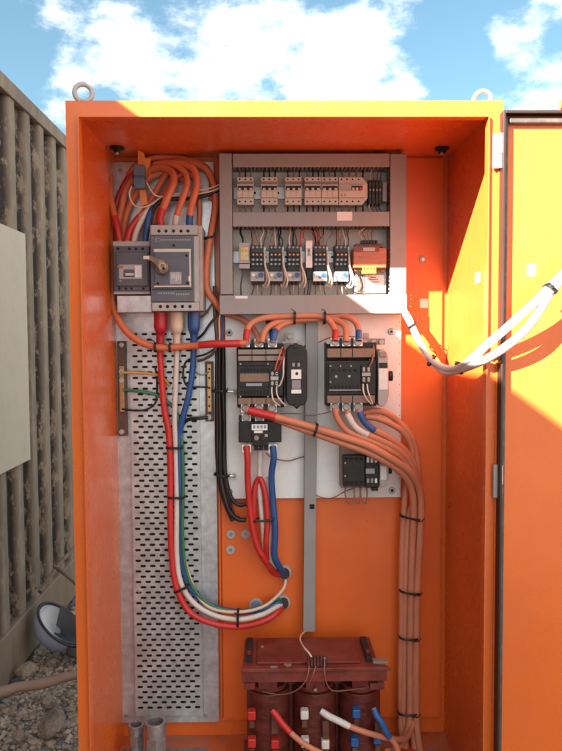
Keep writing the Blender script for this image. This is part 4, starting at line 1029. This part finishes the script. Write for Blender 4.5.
oc('orange cable slanting behind the arch toward the smaller breaker', [(136, 232, .472), (143, 214, .468), (152, 198, .466), (160, 184, .468), (168, 172, .472), (180, 165, .478)], .0098)
oc('thin dark orange cable dropping between the two nearest arching cables', [(153, 224, .478), (157, 206, .472), (166, 190, .468), (176, 178, .468), (188, 174, .474), (196, 182, .482), (199, 204, .488), (199, 226, .490)], .0078)
cable('power_cable', 'white cable entering the smaller breaker between red and blue ones', [(134, 243, .44), (136, 232, .44), (142, 219, .442), (150, 207, .448), (158, 201, .456)], .0088, WCAB)
cable('power_cable', 'blue cable entering the smaller breaker beside the big breaker', [(145, 243, .436), (146.5, 229, .436), (150, 215, .442), (156, 204, .450), (164, 198, .458)], .0098, BLUE)
cable('control_cable', 'black taped cable running from the breakers behind to the grey trunking', [(152, 212, .44), (158, 204, .438), (170, 199.5, .446), (188, 199, .452), (205, 196, .458), (221, 189, .462)], .0056, BLK)
cable('wire', 'cream wire looping from under the blue connector to the trunking', [(132, 186, .415), (129.4, 194, .415), (133, 204, .415), (142, 207.5, .415), (152, 204, .42), (160, 198, .43), (175, 193.5, .436), (195, 194, .442), (212, 191, .446), (221, 187, .45)], .0027, CCAB, 'wire')
cable('wire', 'pinkish wire from the side of the blue connector to the trunking', [(147, 183, .415), (151, 190, .415), (157, 196, .42), (170, 196.5, .432), (192, 192, .440), (210, 188, .446), (221, 184, .45)], .0025, CCAB, 'wire')
cn_ = thing('plug_connector', 'blue plug connector hanging among the orange cables above the breakers', 'connector', P(140, 189, .41))
obj('connector_body', MB().px(133.5, 164.5, 144.5, 188, .402, .432), CONN, cn_, .003)
obj('connector_band', MB().px(133.1, 175.2, 144.9, 177.4, .4005, .4335), mat('connector_seam', (.04, .08, .14), .5), cn_, .001)
obj('connector_latch', MB().px(132.2, 174, 134.2, 178.5, .41, .425), DARK, cn_, .001)
obj('connector_strap', MB().poly([(137.6, 150), (143.6, 152.4), (145.4, 158), (151, 158.6), (150, 165), (146.6, 170), (146, 192), (147.8, 204), (140.8, 206), (139.4, 189), (137.8, 164)], .4325, .437), mat('orange_strap', (.72, .24, .06), .55), cn_, .001)
obj('connector_hook', MB().tube(spline(PP([(146, 172, .425), (149.4, 173, .422), (149.8, 176.5, .422), (146.6, 177.6, .425)]), 5), .0022, 8), OCAB, cn_)

# ties on these cables
tie('black cable tie round the cables on the tray, level with the neutral bar foot', 174.5, 447.5, .466, 17, 0)
tie('black cable tie round the straight run of cables half way down the tray', 176.5, 497, .466, 17, 0)
tie('black cable tie where the tray cables begin to curve toward the glands', 182, 588, .462, 18, 28)
tie('black cable tie at the bottom of the curve of tray cables', 238, 618.5, .454, 20, 88)
tie('black cable tie on the orange loop under the smaller breaker beside the red cable', 155.5, 347.4, .425, 9, 86, .012)
tie('black cable tie on the orange loop between the red and white cables', 170.2, 347.6, .425, 9, 88, .012)
tie('black cable tie on the orange cable beside the big breaker', 208.5, 238, .459, 9, 8, .012)

# black bundle down beside the white plate
mb_pts = [(219.5, 345), (219.5, 380), (219.5, 420), (220, 455), (221.5, 480), (225, 500)]
cable('control_cable', 'thickest black cable hanging down the edge of the white plate', [(x, y, .470) for x, y in mb_pts]+[(230, 513, .472), (238, 519, .474), (246, 520, .476)], .0078, BLK, sleeves=((.96, 1, DSTEEL, .6),))
cable('control_cable', 'black cable beside the thickest black one, its tail end curling above', [(223.5, 346, .476), (223.5, 400, .476), (224, 450, .476), (226, 478, .476), (231, 497, .476), (238, 504.5, .474), (246.5, 504, .474)], .0066, BLK, sleeves=((.95, 1, DSTEEL, .6),))
cable('control_cable', 'black cable whose tail hangs straight down below the others', [(217, 350, .478), (216.5, 420, .478), (217.5, 465, .478), (222, 492, .478), (228, 508, .478), (232.5, 521, .478)], .0062, BLK)
for i, (dx, dy_, lab) in enumerate(((1.6, .464, 'thin black cable in front of the black run beside the white plate'), (5.4, .468, 'thin black cable nearest the white plate in the black run'), (-1.2, .47, 'thin black cable nearest the perforated tray in the black run'))):
    cable('control_cable', lab, [(218+dx, 346, dy_), (217.6+dx, 385, dy_-.001), (218.6+dx, 430, dy_), (218.2+dx, 462, dy_-.002), (220+dx, 484, dy_+.004), (225+dx, 503, .474+.003*i), (231+dx*.6, 514+2*i, .48)], .0040, BLK)
cable('wire', 'dark red cable beside the trunking above the black bundle', [(214.5, 286, .475), (214.8, 310, .475), (216.5, 332, .474), (217.5, 352, .474)], .0058, BROWN, 'wire')
cable('wire', 'blue wire dropping from the trunking into the black bundle', [(222.5, 312, .478), (223, 326, .478), (222, 342, .476), (220.5, 352, .474)], .0032, BLUE, 'wire')
cable('wire', 'white wire dropping from the trunking into the black bundle', [(220.5, 311, .472), (219.3, 322, .472), (219.6, 336, .472), (218.6, 350, .472)], .0026, WCAB, 'wire')
cable('wire', 'red wire dropping from the trunking into the black bundle', [(218, 312, .476), (217, 326, .476), (217, 348, .474)], .0026, RED, 'wire')
cable('wire', 'black wire crossing above the neutral bar toward the trunking', [(196, 340, .484), (203, 334, .474), (210, 324, .470), (219, 313, .472)], .0040, BLK, 'wire')
cable('wire', 'red striped wire crossing to the black bundle from the breaker', [(200, 318, .46), (206, 313, .462), (213, 302, .466), (218, 292, .47)], .0036, BROWN, 'wire')
tie('black cable tie round the black bundle level with the first big contactor', 219.8, 391, .472, 15, 0)
tie('black cable tie round the black bundle near the white plate bottom', 221.5, 475, .472, 15, -8)

# ------------------------------------------------------------------ cables over the white plate
cable('power_cable', 'red ended orange cable from the first to the second big contactor along the trunking',
      [(246, 342, .398), (246.6, 334, .400), (250, 325.5, .41), (260, 319, .42), (276, 316, .425), (294, 315.4, .428), (312, 315.6, .428), (324, 316.6, .428), (331, 322, .42), (334.6, 331, .405), (335, 341, .390)], .0098, TCAB, sleeves=((0, .1, RED, 1.03), (.9, 1, RED, 1.03)))
cable('power_cable', 'white ended orange cable between the middle terminals of the two big contactors',
      [(262, 342, .398), (263.5, 333, .404), (270, 326, .418), (280, 322, .432), (296, 319.5, .438), (314, 318.8, .438), (328, 318.6, .436), (339, 322, .425), (345.5, 328, .41), (346, 342, .390)], .0098, TCAB, sleeves=((0, .11, WCAB, .92), (.88, 1, WCAB, .85)))
cable('power_cable', 'blue ended orange cable between the far terminals of the two big contactors',
      [(273, 342, .398), (274, 334, .404), (278, 327.5, .42), (287, 323, .432), (300, 320.6, .446), (318, 317.6, .446), (336, 315.6, .438), (349, 318, .425), (357, 325.5, .412), (359, 341, .390)], .0098, TCAB, sleeves=((0, .11, BLUE, 1.05), (.9, 1, BLUE, 1.03)))
cable('power_cable', 'orange cable passing behind the contactor cables from the breaker side', [(223, 313, .482), (232, 316, .476), (243, 320, .47), (252, 327, .455), (257, 335, .43), (259, 342, .398)], .0086, TCAB, sleeves=((.8, 1, WCAB, .9),))
cable('power_cable', 'short blue cable rising behind the orange ones to the trunking', [(265, 313, .476), (268, 322, .47), (271, 332, .44), (272.5, 342, .402)], .0075, BLUE)
tie('black cable tie on the orange cables above the first big contactor', 294.5, 318, .434, 12, 88, .02)
tie('black cable tie on the orange cables just past the slim conduit', 324.5, 318, .434, 12, 88, .02)

# the long orange bundle
TB = 'faded orange cables of the long hanging bundle'
def tc_(label, pts, r=.0110, sl=()): return cable('power_cable', label, pts, r, TCAB, 'cable', TB, sleeves=sl)
tc_('red ended cable leaving the first contactor bottom, top one of the crossing pair', [(247, 410, .39), (256, 412, .386), (270, 415, .384), (290, 421, .382), (315, 428, .378), (340, 436, .370), (368, 446, .366), (392, 458, .372), (409, 471, .392), (418, 486, .415), (420.5, 505, .43), (419.5, 545, .437), (417, 600, .440), (416, 650, .440), (415.5, 708, .438), (417, 735, .43), (424, 775, .42)], .0118, ((0, .06, RED, 1.08),))
tc_('orange cable crossing just under the red ended one from the first contactor', [(259, 412, .402), (272, 417.5, .396), (292, 425.5, .392), (315, 433, .388), (340, 442.5, .378), (366, 452, .374), (388, 462.5, .38), (403, 474, .398), (411.5, 489, .416), (413.5, 510, .43), (412, 550, .437), (410.5, 600, .440), (409.5, 650, .440), (409, 712, .436), (407, 733, .42), (400, 745, .36), (388, 752, .30)], .0112)
tc_('red ended cable hanging from the second contactor first terminal into the bundle', [(335, 408, .386), (337.5, 417, .386), (343, 427, .386), (352, 434, .384), (372, 441, .384), (392, 451, .392), (405, 462, .408), (412.5, 478, .424), (415.5, 505, .444), (415, 545, .450), (413, 600, .452), (412, 650, .452), (411.5, 712, .45), (413, 735, .44), (417, 775, .42)], .0100)
tc_('white ended cable from the second contactor middle terminal into the bundle', [(346.5, 411, .386), (350, 418, .382), (355, 426, .38), (364, 433, .380), (380, 440, .384), (398, 450, .396), (410, 463, .412), (417, 480, .43), (419, 510, .448), (418, 550, .452), (416, 600, .454), (415, 650, .454), (414.5, 712, .452), (418, 735, .45), (428, 775, .43)], .0100, ((.0, .085, WCAB, 1.02),))
tc_('blue ended cable from the second contactor far terminal into the bundle', [(358.5, 410, .386), (362, 417, .384), (366.5, 424, .384), (375, 430.5, .388), (390, 438, .396), (405, 451, .412), (414, 466, .428), (416, 492, .444), (408, 520, .452), (406, 560, .452), (404.8, 600, .452), (404, 650, .452), (403.5, 712, .450), (404.5, 735, .44), (408, 775, .42)], .0100, ((.0, .07, BLUE, 1.05),))
tc_('outermost orange cable arching over the bundle from behind the second contactor', [(364, 413, .43), (374, 411.5, .425), (386, 413.5, .425), (399, 421, .43), (409, 434, .434), (415.5, 450, .44), (418, 470, .446), (417, 500, .455), (409.5, 525, .462), (408, 570, .462), (407, 610, .462), (406.6, 660, .462), (406.5, 712, .46), (406, 735, .45), (404, 775, .43)], .0100)
tc_('orange cable second from the top of the arch behind the second contactor', [(366, 417, .42), (377, 418, .416), (390, 423, .418), (402, 432, .426), (410, 444, .432), (412, 460, .44), (406, 490, .45), (403.5, 520, .455), (402, 570, .455), (401, 620, .455), (400.5, 670, .455), (400.5, 712, .452), (402, 735, .44), (411, 775, .42)], .0098)
tie('black cable tie where the crossing orange cables pass over the slim conduit', 315.5, 430, .385, 13, 72, .018)
tie('black cable tie on the orange bundle just below the white plate', 411, 517, .446, 23, -12, .026)
tie('black cable tie on the orange bundle midway between plate and transformer', 409.5, 591, .448, 21, -8, .026)
tie('black cable tie on the orange bundle level with the red transformer top', 408.5, 636.5, .448, 20, -3, .026)
tie('black cable tie on the orange bundle beside the coils of the red transformer', 408, 711.5, .446, 21, 0, .026)
cable('wire', 'brown wire running from the overload relay to the slim conduit', [(266, 453, .44), (272, 457.5, .462), (287, 461, .484), (300, 457.5, .486), (309, 455.5, .49)], .0020, BRWIRE, 'wire')
cable('wire', 'grey wire between the two big contactors over the slim conduit', [(280, 413.5, .45), (295, 413.5, .456), (312, 415, .458), (326, 413, .45), (334, 410, .44)], .0018, GWIRE, 'wire')
cable('wire', 'thin wire passing from the conduit to the top of the second contactor', [(317, 343, .48), (326, 339, .47), (334, 337, .45), (345, 336, .44), (358, 337, .44)], .0015, BRWIRE, 'wire')
cable('wire', 'dark wire at the foot of the white plate behind the slim conduit', [(314, 493, .492), (320, 497, .488), (332, 498, .486), (344, 492, .47), (356, 487, .45)], .0016, BRWIRE, 'wire')
for i, (x0_, x1_) in enumerate(((345.5, 354), (354.5, 360), (361, 367))):
    cable('wire', 'brown wire loop hanging under the smallest contactor', [(x0_, 486, .44), (x0_-.4, 494, .436), (x0_+1.5, 501, .434), (x0_+4.5, 503.6, .434), (x1_-.6, 501, .434), (x1_, 494, .436), (x1_-.5, 486, .44)], .0022, BRWIRE, 'wire', 'brown wire loops under the smallest contactor')
# coil wires on the two big contactors
for (pts, m_, lab) in (([(282.5, 347, .40), (280.5, 353, .382), (277.5, 361, .376), (275, 370, .382)], OCAB, 'orange control wire dropping to the coil contacts of the first big contactor'),
                       ([(284.5, 349, .40), (283, 357, .378), (280.5, 363, .376), (277, 371, .382)], RED, 'red control wire beside the orange one on the first big contactor'),
                       ([(284.2, 357, .39), (283.4, 366, .374), (283, 376, .372), (280, 385, .376), (276.5, 386.5, .382)], WCAB, 'white control wire curving down the side of the first contactor'),
                       ([(271.8, 387, .382), (271.8, 394, .376), (274, 401, .376), (280, 406, .39)], WCAB, 'white control wire leaving the lower coil contacts of the first contactor, inner one'),
                       ([(276.5, 387, .382), (277, 394, .376), (280, 400, .376), (286, 406, .39)], WCAB, 'white control wire leaving the lower coil contacts of the first contactor, outer one'),
                       ([(363, 384, .37), (363.4, 391, .364), (366, 398, .366), (371, 404, .38)], WCAB, 'white control wire curving from the coil of the second contactor, inner one'),
                       ([(367, 384, .37), (368, 391, .364), (370, 397, .366), (372.5, 404, .38)], WCAB, 'white control wire curving from the coil of the second contactor, outer one'),
                       ([(373.5, 345, .42), (373, 355, .38), (371.6, 362, .37), (369, 367, .37)], BRWIRE, 'dark red control wire falling to the coil of the second contactor')):
    cable('wire', lab, pts, .0024, m_, 'wire')

# ------------------------------------------------------------------ cables under the overload relay
cable('power_cable', 'red cable dropping straight from the overload relay lug', [(246.5, 446, .415), (247, 460, .415), (248, 480, .424), (250, 505, .432), (253.5, 530, .436), (258, 548, .438), (263.5, 557, .446), (272, 569, .468), (282, 575, .502)], .0098, RED)
cable('power_cable', 'red cable bent in a tight upright loop below the overload relay', [(265, 561, .466), (258.5, 549, .456), (254.2, 530, .450), (253, 505, .446), (254.4, 488, .444), (258, 479, .442), (262.5, 481.5, .438), (266, 496, .434), (268, 520, .434), (266.5, 543, .438), (267, 558, .46), (272, 571, .475), (281, 575, .50)], .0094, RED)
cable('power_cable', 'white cable hanging between the red loop ends under the overload relay', [(260, 449, .432), (260, 470, .445), (261, 500, .448), (263, 528, .448), (265.5, 552, .455), (273, 566, .475), (283, 573, .50)], .0082, WCAB)
cable('power_cable', 'white cable beside the blue one under the overload relay', [(267.5, 477, .452), (269, 500, .45), (270, 530, .45), (269.5, 553, .458), (275, 566, .478), (283, 573, .503)], .0066, WCAB)
cable('power_cable', 'thick blue cable dropping from the overload relay to the upper gland', [(273, 446, .415), (273, 458, .416), (271.8, 476, .424), (272.8, 500, .43), (274.6, 530, .434), (274.5, 555, .442), (279, 567, .46), (284, 574, .50)], .0104, BLUE)
tie('black cable tie round the red, white and blue cables below the white plate edge', 264, 519.5, .440, 27, 4, .018)

# ------------------------------------------------------------------ sleeved white door cable
SL = 'white spiral sleeved cable strands to the door'
d_a = [(403, 309, .43), (409.5, 319, .415), (414, 331, .395), (421, 346, .365), (431, 359.5, .32), (443, 367.8, .25), (456, 367.6, .15), (467, 362, .065), (477, 353.5, -.005), (487, 344.5, -.045), (503, 330, -.07), (522, 314, -.085), (538, 299, -.095), (550, 287, -.10), (562, 275, -.10), (585, 252, -.09), (610, 232, -.06), (622, 224, -.013)]
d_b = [(404, 312, .435), (410.5, 323, .42), (415.5, 334, .405), (423, 349, .375), (432, 362, .33), (444, 371.3, .26), (457, 371, .16), (468, 366.6, .075), (478, 362, .0), (489, 357, -.042), (510, 345, -.068), (528, 328, -.08), (541, 308, -.092), (551, 292, -.10), (564, 278, -.105), (587, 255, -.095), (612, 235, -.065), (625, 227, -.013)]
cable('sleeved_cable', 'upper strand of the white sleeved cable swinging across to the door', d_a, .0098, SLEEVE, 'cable', SL, sub=10)
cable('sleeved_cable', 'lower, slacker strand of the white sleeved cable swinging across to the door', d_b, .0104, SLEEVE, 'cable', SL, sub=10)
tie('black cable tie on the white sleeved cable near the grey trunking', 412, 325, .41, 10, 35, .02)
tie('black cable tie on the white sleeved cable at its lowest part, back end', 431, 360.5, .328, 12, 60, .02)
tie('black cable tie on the white sleeved cable at its lowest part, front end', 459, 368.4, .135, 12, 112, .022)
tie('black cable tie joining the two white strands in front of the door', 550, 289, -.10, 13, 140, .022)

# ------------------------------------------------------------------ fine wiring inside the control panel
rw = random.Random(5)
def wire(label, group, pts, r, m): cable('wire', label, pts, r, m, 'wire', group, seg=6, sub=5)
WC = [GWIRE, DARK, BRWIRE, DARK]
def mrow(x0, x1, n_, lab, grp, up=True, dn=True):
    for k in range(n_):
        x = x0+(x1-x0)*(k+.5)/n_; j = rw.uniform(-.8, .8)
        if up: wire(lab, grp, [(x+j, 168.6, .470), (x+j*.6, 172.5, .462), (x, 177.6, .458)], .0023, WC[rw.randrange(4)])
        if dn: wire(lab, grp, [(x, 203.5, .458), (x+j*.5, 207.5, .462), (x+j, 213.5, .470)], .0023, WC[rw.randrange(4)])
for i, (a_, b_, nn_) in enumerate(((237, 253.6, 3), (261.2, 277.8, 3), (285.2, 301.8, 3), (304.4, 338, 6), (339, 366, 4))):
    nm = ['first separate', 'middle separate', 'third separate', 'first two banked', 'test button'][i]
    mrow(a_, b_, nn_, f'short thin wire between trunking and the {nm} cream breaker' if i != 3 else 'short thin wire between trunking and the paired banked cream breakers', f'wires at the {nm} cream breaker')
for k in range(4):
    x = 370+k*3.4; m_ = [WCAB, GWIRE, COPPER, BLUE][k]
    wire('short wire entering the dark terminal block at the row end', 'wires at the dark terminal block', [(x+2, 168.6, .47), (x+.6, 174, .462), (x, 181, .456)], .0017, m_)
    wire('short wire entering the dark terminal block at the row end', 'wires at the dark terminal block', [(x, 203, .456), (x-1, 207.5, .462), (x+1.5, 213.5, .47)], .0019, m_)
for i, x in enumerate(CXS):
    place = ['beside the time relay', 'second from the time relay', 'before the slim relay', 'after the slim relay', 'closest to the transformer'][i]
    for k in range(3):
        xe = x+2.6+k*4; xs0 = xe+rw.uniform(-5, 2)
        wire(f'thin wire from the middle trunking into the contactor {place}', f'wires into the contactor {place}', [(xs0, 227, .474), (xs0+rw.uniform(0, 2), 233, .450), (xe-.6, 239, .440), (xe, 246, .437)], .0022, [BRWIRE, GWIRE, WCAB, DARK][(i+k) % 4])
    for k in range(4):
        xe = x+1+k*4; xs0 = xe+rw.uniform(-4, 5)
        wire(f'thin wire from the middle trunking into the contactor {place}', f'wires into the contactor {place}', [(xs0, 227, .478), (xs0+rw.uniform(-2, 2), 234, .462), (xe+.6, 240, .452), (xe, 246.5, .448)], .0019, [DARK, CCAB, GWIRE, BLUEG][(i+k) % 4])
    wire(f'white wire looping from the contactor {place} down past its relay', f'loop wires at the contactor {place}', [(x+13.6, 250, .44), (x+14.2, 258, .425), (x+14.8, 266, .415), (x+17, 273, .412), (x+18.6, 281, .416), (x+16.6, 287, .425), (x+13.6, 287.4, .44), (x+11.6, 284, .455)], .0028, WCAB)
    wire(f'beige wire looping from the contactor {place} behind the white one', f'second loop wires at the contactor {place}', [(x+13, 256, .45), (x+13.8, 264, .435), (x+15.4, 272, .428), (x+16.2, 280, .43), (x+14, 285.5, .44)], .0020, CCAB)
    for k in range(3):
        xe = x+2.4+k*4.3
        wire(f'thin wire below the overload relay {place}', f'wires below the overload relay {place}', [(xe, 283, .462), (xe+rw.uniform(-.6, .6), 288, .458), (xe+rw.uniform(-1.5, 1.5), 295, .470)], .0021, [BRWIRE, CCAB, GWIRE][k])
wire('black wire from the middle trunking to the time relay', None, [(241, 227, .474), (240.6, 233, .45), (242.6, 238.5, .438), (243, 244, .44)], .0034, BLK)
wire('dark wire from under the time relay to the lower trunking', None, [(242.6, 268, .45), (242.4, 276, .444), (241, 285, .448), (241.2, 296, .47)], .0028, BLUEG)
for k, (x0_, x1_, b_) in enumerate(((301, 307, 7), (303.5, 308, 4), (313.5, 310.6, -4), (316.6, 311.4, -7))):
    wire('red wire arching down to the slim white relay', 'red wires at the slim relay', [(x0_+b_*.6, 228, .474), (x0_, 233, .45), (x0_+b_*.02, 238, .44), (x1_, 243, .44)] if k in (1, 2) else [(x0_+b_*.7, 228, .474), (x0_+.2, 232, .45), (x0_-b_*.12, 239, .44), (x0_, 247, .444)], .0018, RED)
for x in (304.4, 308, 310): wire('dark wire hanging below the slim white relay', 'dark wires below the slim relay', [(x, 277, .462), (x+.6, 284, .46), (x-.4, 295, .472)], .0020, BLUEG)
for k in range(4):
    x = 362.6+k*3
    wire('thin wire from the trunking to the copper transformer top', 'wires at the copper transformer', [(x+3-k*.4, 227, .474), (x-4+k*1.4, 233, .45), (x-1.5+k*.5, 237.5, .438), (x, 241.5, .434)], .0015, [WCAB, BRWIRE, GWIRE, BRWIRE][k])

# ------------------------------------------------------------------ the red varnished transformer at the bottom
YF_ = .275
at = thing('autotransformer', 'large dark red varnished transformer standing on the cabinet floor', 'transformer', P(312, 735, .40))
zfl = ZF+.001
YTF = .232
ztp = P(312, 668.4, YTF).z; ybk = PZ(312, 636.5, ztp).y
xl_, xr_ = P(241, 668, YTF).x, P(391.5, 668, YTF).x; xbr = P(381, 638, ybk).x
def plate(x0, x1, xr2, y0, y1, z0, z1):
    return MB()._add([(x0, y0, z0), (x1, y0, z0), (xr2, y1, z0), (x0, y1, z0), (x0, y0, z1), (x1, y0, z1), (xr2, y1, z1), (x0, y1, z1)], [(0,3,2,1),(4,5,6,7),(0,1,5,4),(1,2,6,5),(2,3,7,6),(3,0,4,7)])
obj('top_clamp', plate(xl_, xr_, xr_-.02, YTF, YTF+.022, ztp-.010, ztp), IRON, at, .0015)
obj('core_yoke', plate(xl_+.004, xr_-.034, xr_-.034, YTF+.0221, ybk, ztp-.045, ztp-.002), IRON, at, .003)
obj('core_plate', plate(xl_+.045, xr_-.085, xr_-.085, YTF+.032, ybk-.02, ztp-.0019, ztp+.004), IRON, at, .002)
obj('clamp_flange', MB().box(xl_+.002, xr_-.012, YTF+.008, YTF+.012, ztp-.044, ztp-.0101), IRON, at, .001)
obj('clamp_tab', plate(xr_-.05, xr_-.006, xr_-.006, YTF+.024, YTF+.048, ztp-.001, ztp+.006), TANG, at, .001)
for xx in (xl_+.012, xr_-.068):
    b_ = obj('clamp_bracket', MB().box(xx, xx+.018, YTF+.045, ybk-.03, ztp-.0015, ztp+.012), DARKR, at, .001)
    obj('bracket_bolt', MB().cyl((xx+.009, YTF+.07, ztp+.0121), (0, 0, 1), .007, .009, 6), IRON, b_, .0006)
for (x0_, x1_) in ((243.5, 255), (370, 384.5)): obj('clamp_bracket', MB().px(x0_, 683.6, x1_, 690, YTF+.006, YTF+.06), IRON, at, .001)
for (xc, hw) in ((268, 22.5), (315.5, 23), (361.5, 22)):
    c = P(xc, 694, YF_+.03); rr = hw*S(YF_+.03)
    cl = obj('coil', MB().cyl((c.x, YF_+.03+rr*.9, zfl+.03), (0, 0, 1), rr, c.z-zfl-.03, 36), IRONC, at, .004)
    obj('coil_collar', MB().cyl((c.x, YF_+.03+rr*.9, c.z+.0005), (0, 0, 1), rr*.86, .014, 36), IRON, cl, .002)
    obj('core_leg', MB().box(c.x-.028, c.x+.028, YF_+.03, YF_+.09, c.z+.015, ztp-.0455), IRON, at)
obj('core_yoke', MB().box(P(241.5, 700, YF_).x, P(380.5, 700, YF_).x, YF_+.02, YF_+.17, zfl, zfl+.029), IRON, at, .003)
obj('core_back', MB().box(xl_+.012, xr_-.045, YF_+.095, YF_+.15, zfl+.0295, ztp-.0455), IRONC, at)
def term(x, y, m, lo=True):
    YY = YF_+.015
    b_ = obj('terminal_cap', MB().px(x-4, y-4.4, x+4.2, y+4.6, YY-.016, YY+.012), m, at, .004)
    if lo: obj('terminal_strap', MB().px(x-2.4, y+4.8, x+2.8, y+12, YY-.004, YY+.016), STRAP, b_, .001)
for (x, y, m_) in ((251.5, 716.5, BOOTR), (251.8, 744, BOOTR), (275, 745, BOOTR), (304.5, 715.8, BOOTW), (305, 744, BOOTW), (325.5, 745.5, BOOTW), (356.5, 714.5, BOOTB), (354.8, 743, BOOTB), (377.6, 740.5, BOOTB)): term(x, y, m_)
for (x, y) in ((274.5, 722), (325.5, 727), (378, 728)): obj('terminal_strap', MB().px(x-3, y-6, x+3.4, y+12, YF_+.004, YF_+.03), STRAP, at, .001)
YS_ = YTF+.006
ts = obj('terminal_strip', MB().px(307, 657.5, 326.5, 668, YS_, YS_+.016), DARKR, at, .001)
for k in range(6): obj('strip_post', MB().px(307.6+k*3.2, 655.4, 309.6+k*3.2, 666.4, YS_-.004, YS_-.0001), IRON, ts, .0006)
obj('strip_screw', MB().dot(324.6, 658.5, YS_-.006, 1.2, .004, 10), STEEL, ts)
for (x, y, rx, ry) in ((274, 667, 4.6, 1.5), (288, 664.5, 4.4, 2.2), (262.5, 647, 2, 1.6)):
    zz = ztp+(.0045 if y < 660 else .0004); c = PZ(x, y, zz); mb = MB()
    mb._add([c+Vector((math.cos(6.283*k/14)*rx*S(YF_)*rw.uniform(.7, 1.1), math.sin(6.283*k/14)*ry*S(YF_)*2.4*rw.uniform(.7, 1.1), 0)) for k in range(14)], [list(range(14))])
    obj('bare_patch', mb, TANG, at)
obj('core_bolt', MB().dot(315.5, 690, YF_+.012, 1.7, .01, 10), STEEL, at)
YC2 = YF_-.008
cable('power_cable', 'red ended orange cable bolted to the coil of the dark red transformer', [(272, 710, YC2), (276.5, 715, YC2-.005), (283, 724, YC2-.01), (293, 735, YC2-.015), (306, 745, YC2-.02), (322, 754, YC2-.02), (345, 764, YC2)], .0085, TCAB, sleeves=((0, .30, RED, 1.12),))
cable('power_cable', 'white ended orange cable bolted to the middle coil and joining the hanging bundle', [(321, 711, YC2), (328, 716, YC2-.01), (338, 721, YC2-.015), (352, 727.5, YC2-.018), (372, 734, YC2-.015), (392, 738.5, YC2+.03), (405, 738, .36), (412, 728, .42), (414.5, 712, .455)], .0088, TCAB, sleeves=((0, .20, BOOTW, 1.15),))
cable('power_cable', 'blue sleeved cable sloping down from the far coil of the transformer', [(373.5, 708, YC2), (377, 715, YC2-.008), (381, 723, YC2-.012), (387, 734, YC2-.008), (396, 745, YC2), (402, 765, YC2)], .0085, TCAB, sleeves=((0, .52, BOOTB, 1.1),))
cable('wire', 'white wire from the slim conduit down to the small terminal strip', [(306, 631, .47), (301.5, 634.5, .40), (300, 639.5, .33), (303.5, 647, .26), (309, 653, .236), (311.5, 657, .232)], .0026, CCAB, 'wire')
for pts, lab in (([(309, 666, .232), (307.5, 676, .222), (302.5, 685, .23), (294, 691.5, .25), (280, 694.5, .275), (262, 691.5, .30)], 'thin wire curving from the terminal strip to the coil with red caps'),
                 ([(316, 666, .232), (312.5, 675, .222), (309, 684, .238)], 'short thin wire hanging under the terminal strip to the middle coil'),
                 ([(324.5, 660, .230), (324.5, 672, .222), (326.5, 683, .235), (333, 690.5, .255), (348, 690, .28), (366, 687.5, .30)], 'thin wire curving from the terminal strip to the coil with blue caps')):
    cable('wire', lab, pts, .0021, BRWIRE, 'wire')

# ------------------------------------------------------------------ cable glands standing on the floor
def gland(label, x, ytop, ybase, w, Y):
    b_ = P(x, ybase, Y); t_ = P(x, ytop, Y); r = w*S(Y)/2; h = t_.z-b_.z
    g = thing('floor_gland', label, 'cable gland', (b_.x, Y, ZF), 'metal cable glands on the cabinet floor')
    z0 = ZF+.0005
    obj('lock_nut', MB().cyl((b_.x, Y, z0), (0, 0, 1), r*1.08, .014, 6), DSTEEL, g, .001)
    obj('gland_body', MB().cyl((b_.x, Y, z0+.0142), (0, 0, 1), r*.86, (t_.z-z0)*.34, 28), DSTEEL, g, .001)
    obj('hex_nut', MB().cyl((b_.x, Y, z0+.0144+(t_.z-z0)*.34), (0, 0, 1), r*1.04, (t_.z-z0)*.28, 6), DSTEEL, g, .002)
    za = z0+.0146+(t_.z-z0)*.62
    obj('gland_collar', MB().cyl((b_.x, Y, za), (0, 0, 1), r, max(.012, t_.z-za), 32, hole=r*.74), DSTEEL, g, .0015)
    obj('gland_bore', MB().cyl((b_.x, Y, za-.0005), (0, 0, 1), r*.73, .002, 28), HOLE, g)
gland('smaller metal cable gland behind, nearer the cabinet side wall', 136.5, 724, 747, 15.5, .38)
gland('larger metal cable gland in front, nearer the perforated tray middle', 155.8, 721, 753, 22, .33)
obj('gland_plate', MB().box(P(122, 740, .43).x, P(206, 740, .43).x, .08, .45, ZF+.0001, ZF+.0004), DSTEEL, cab)
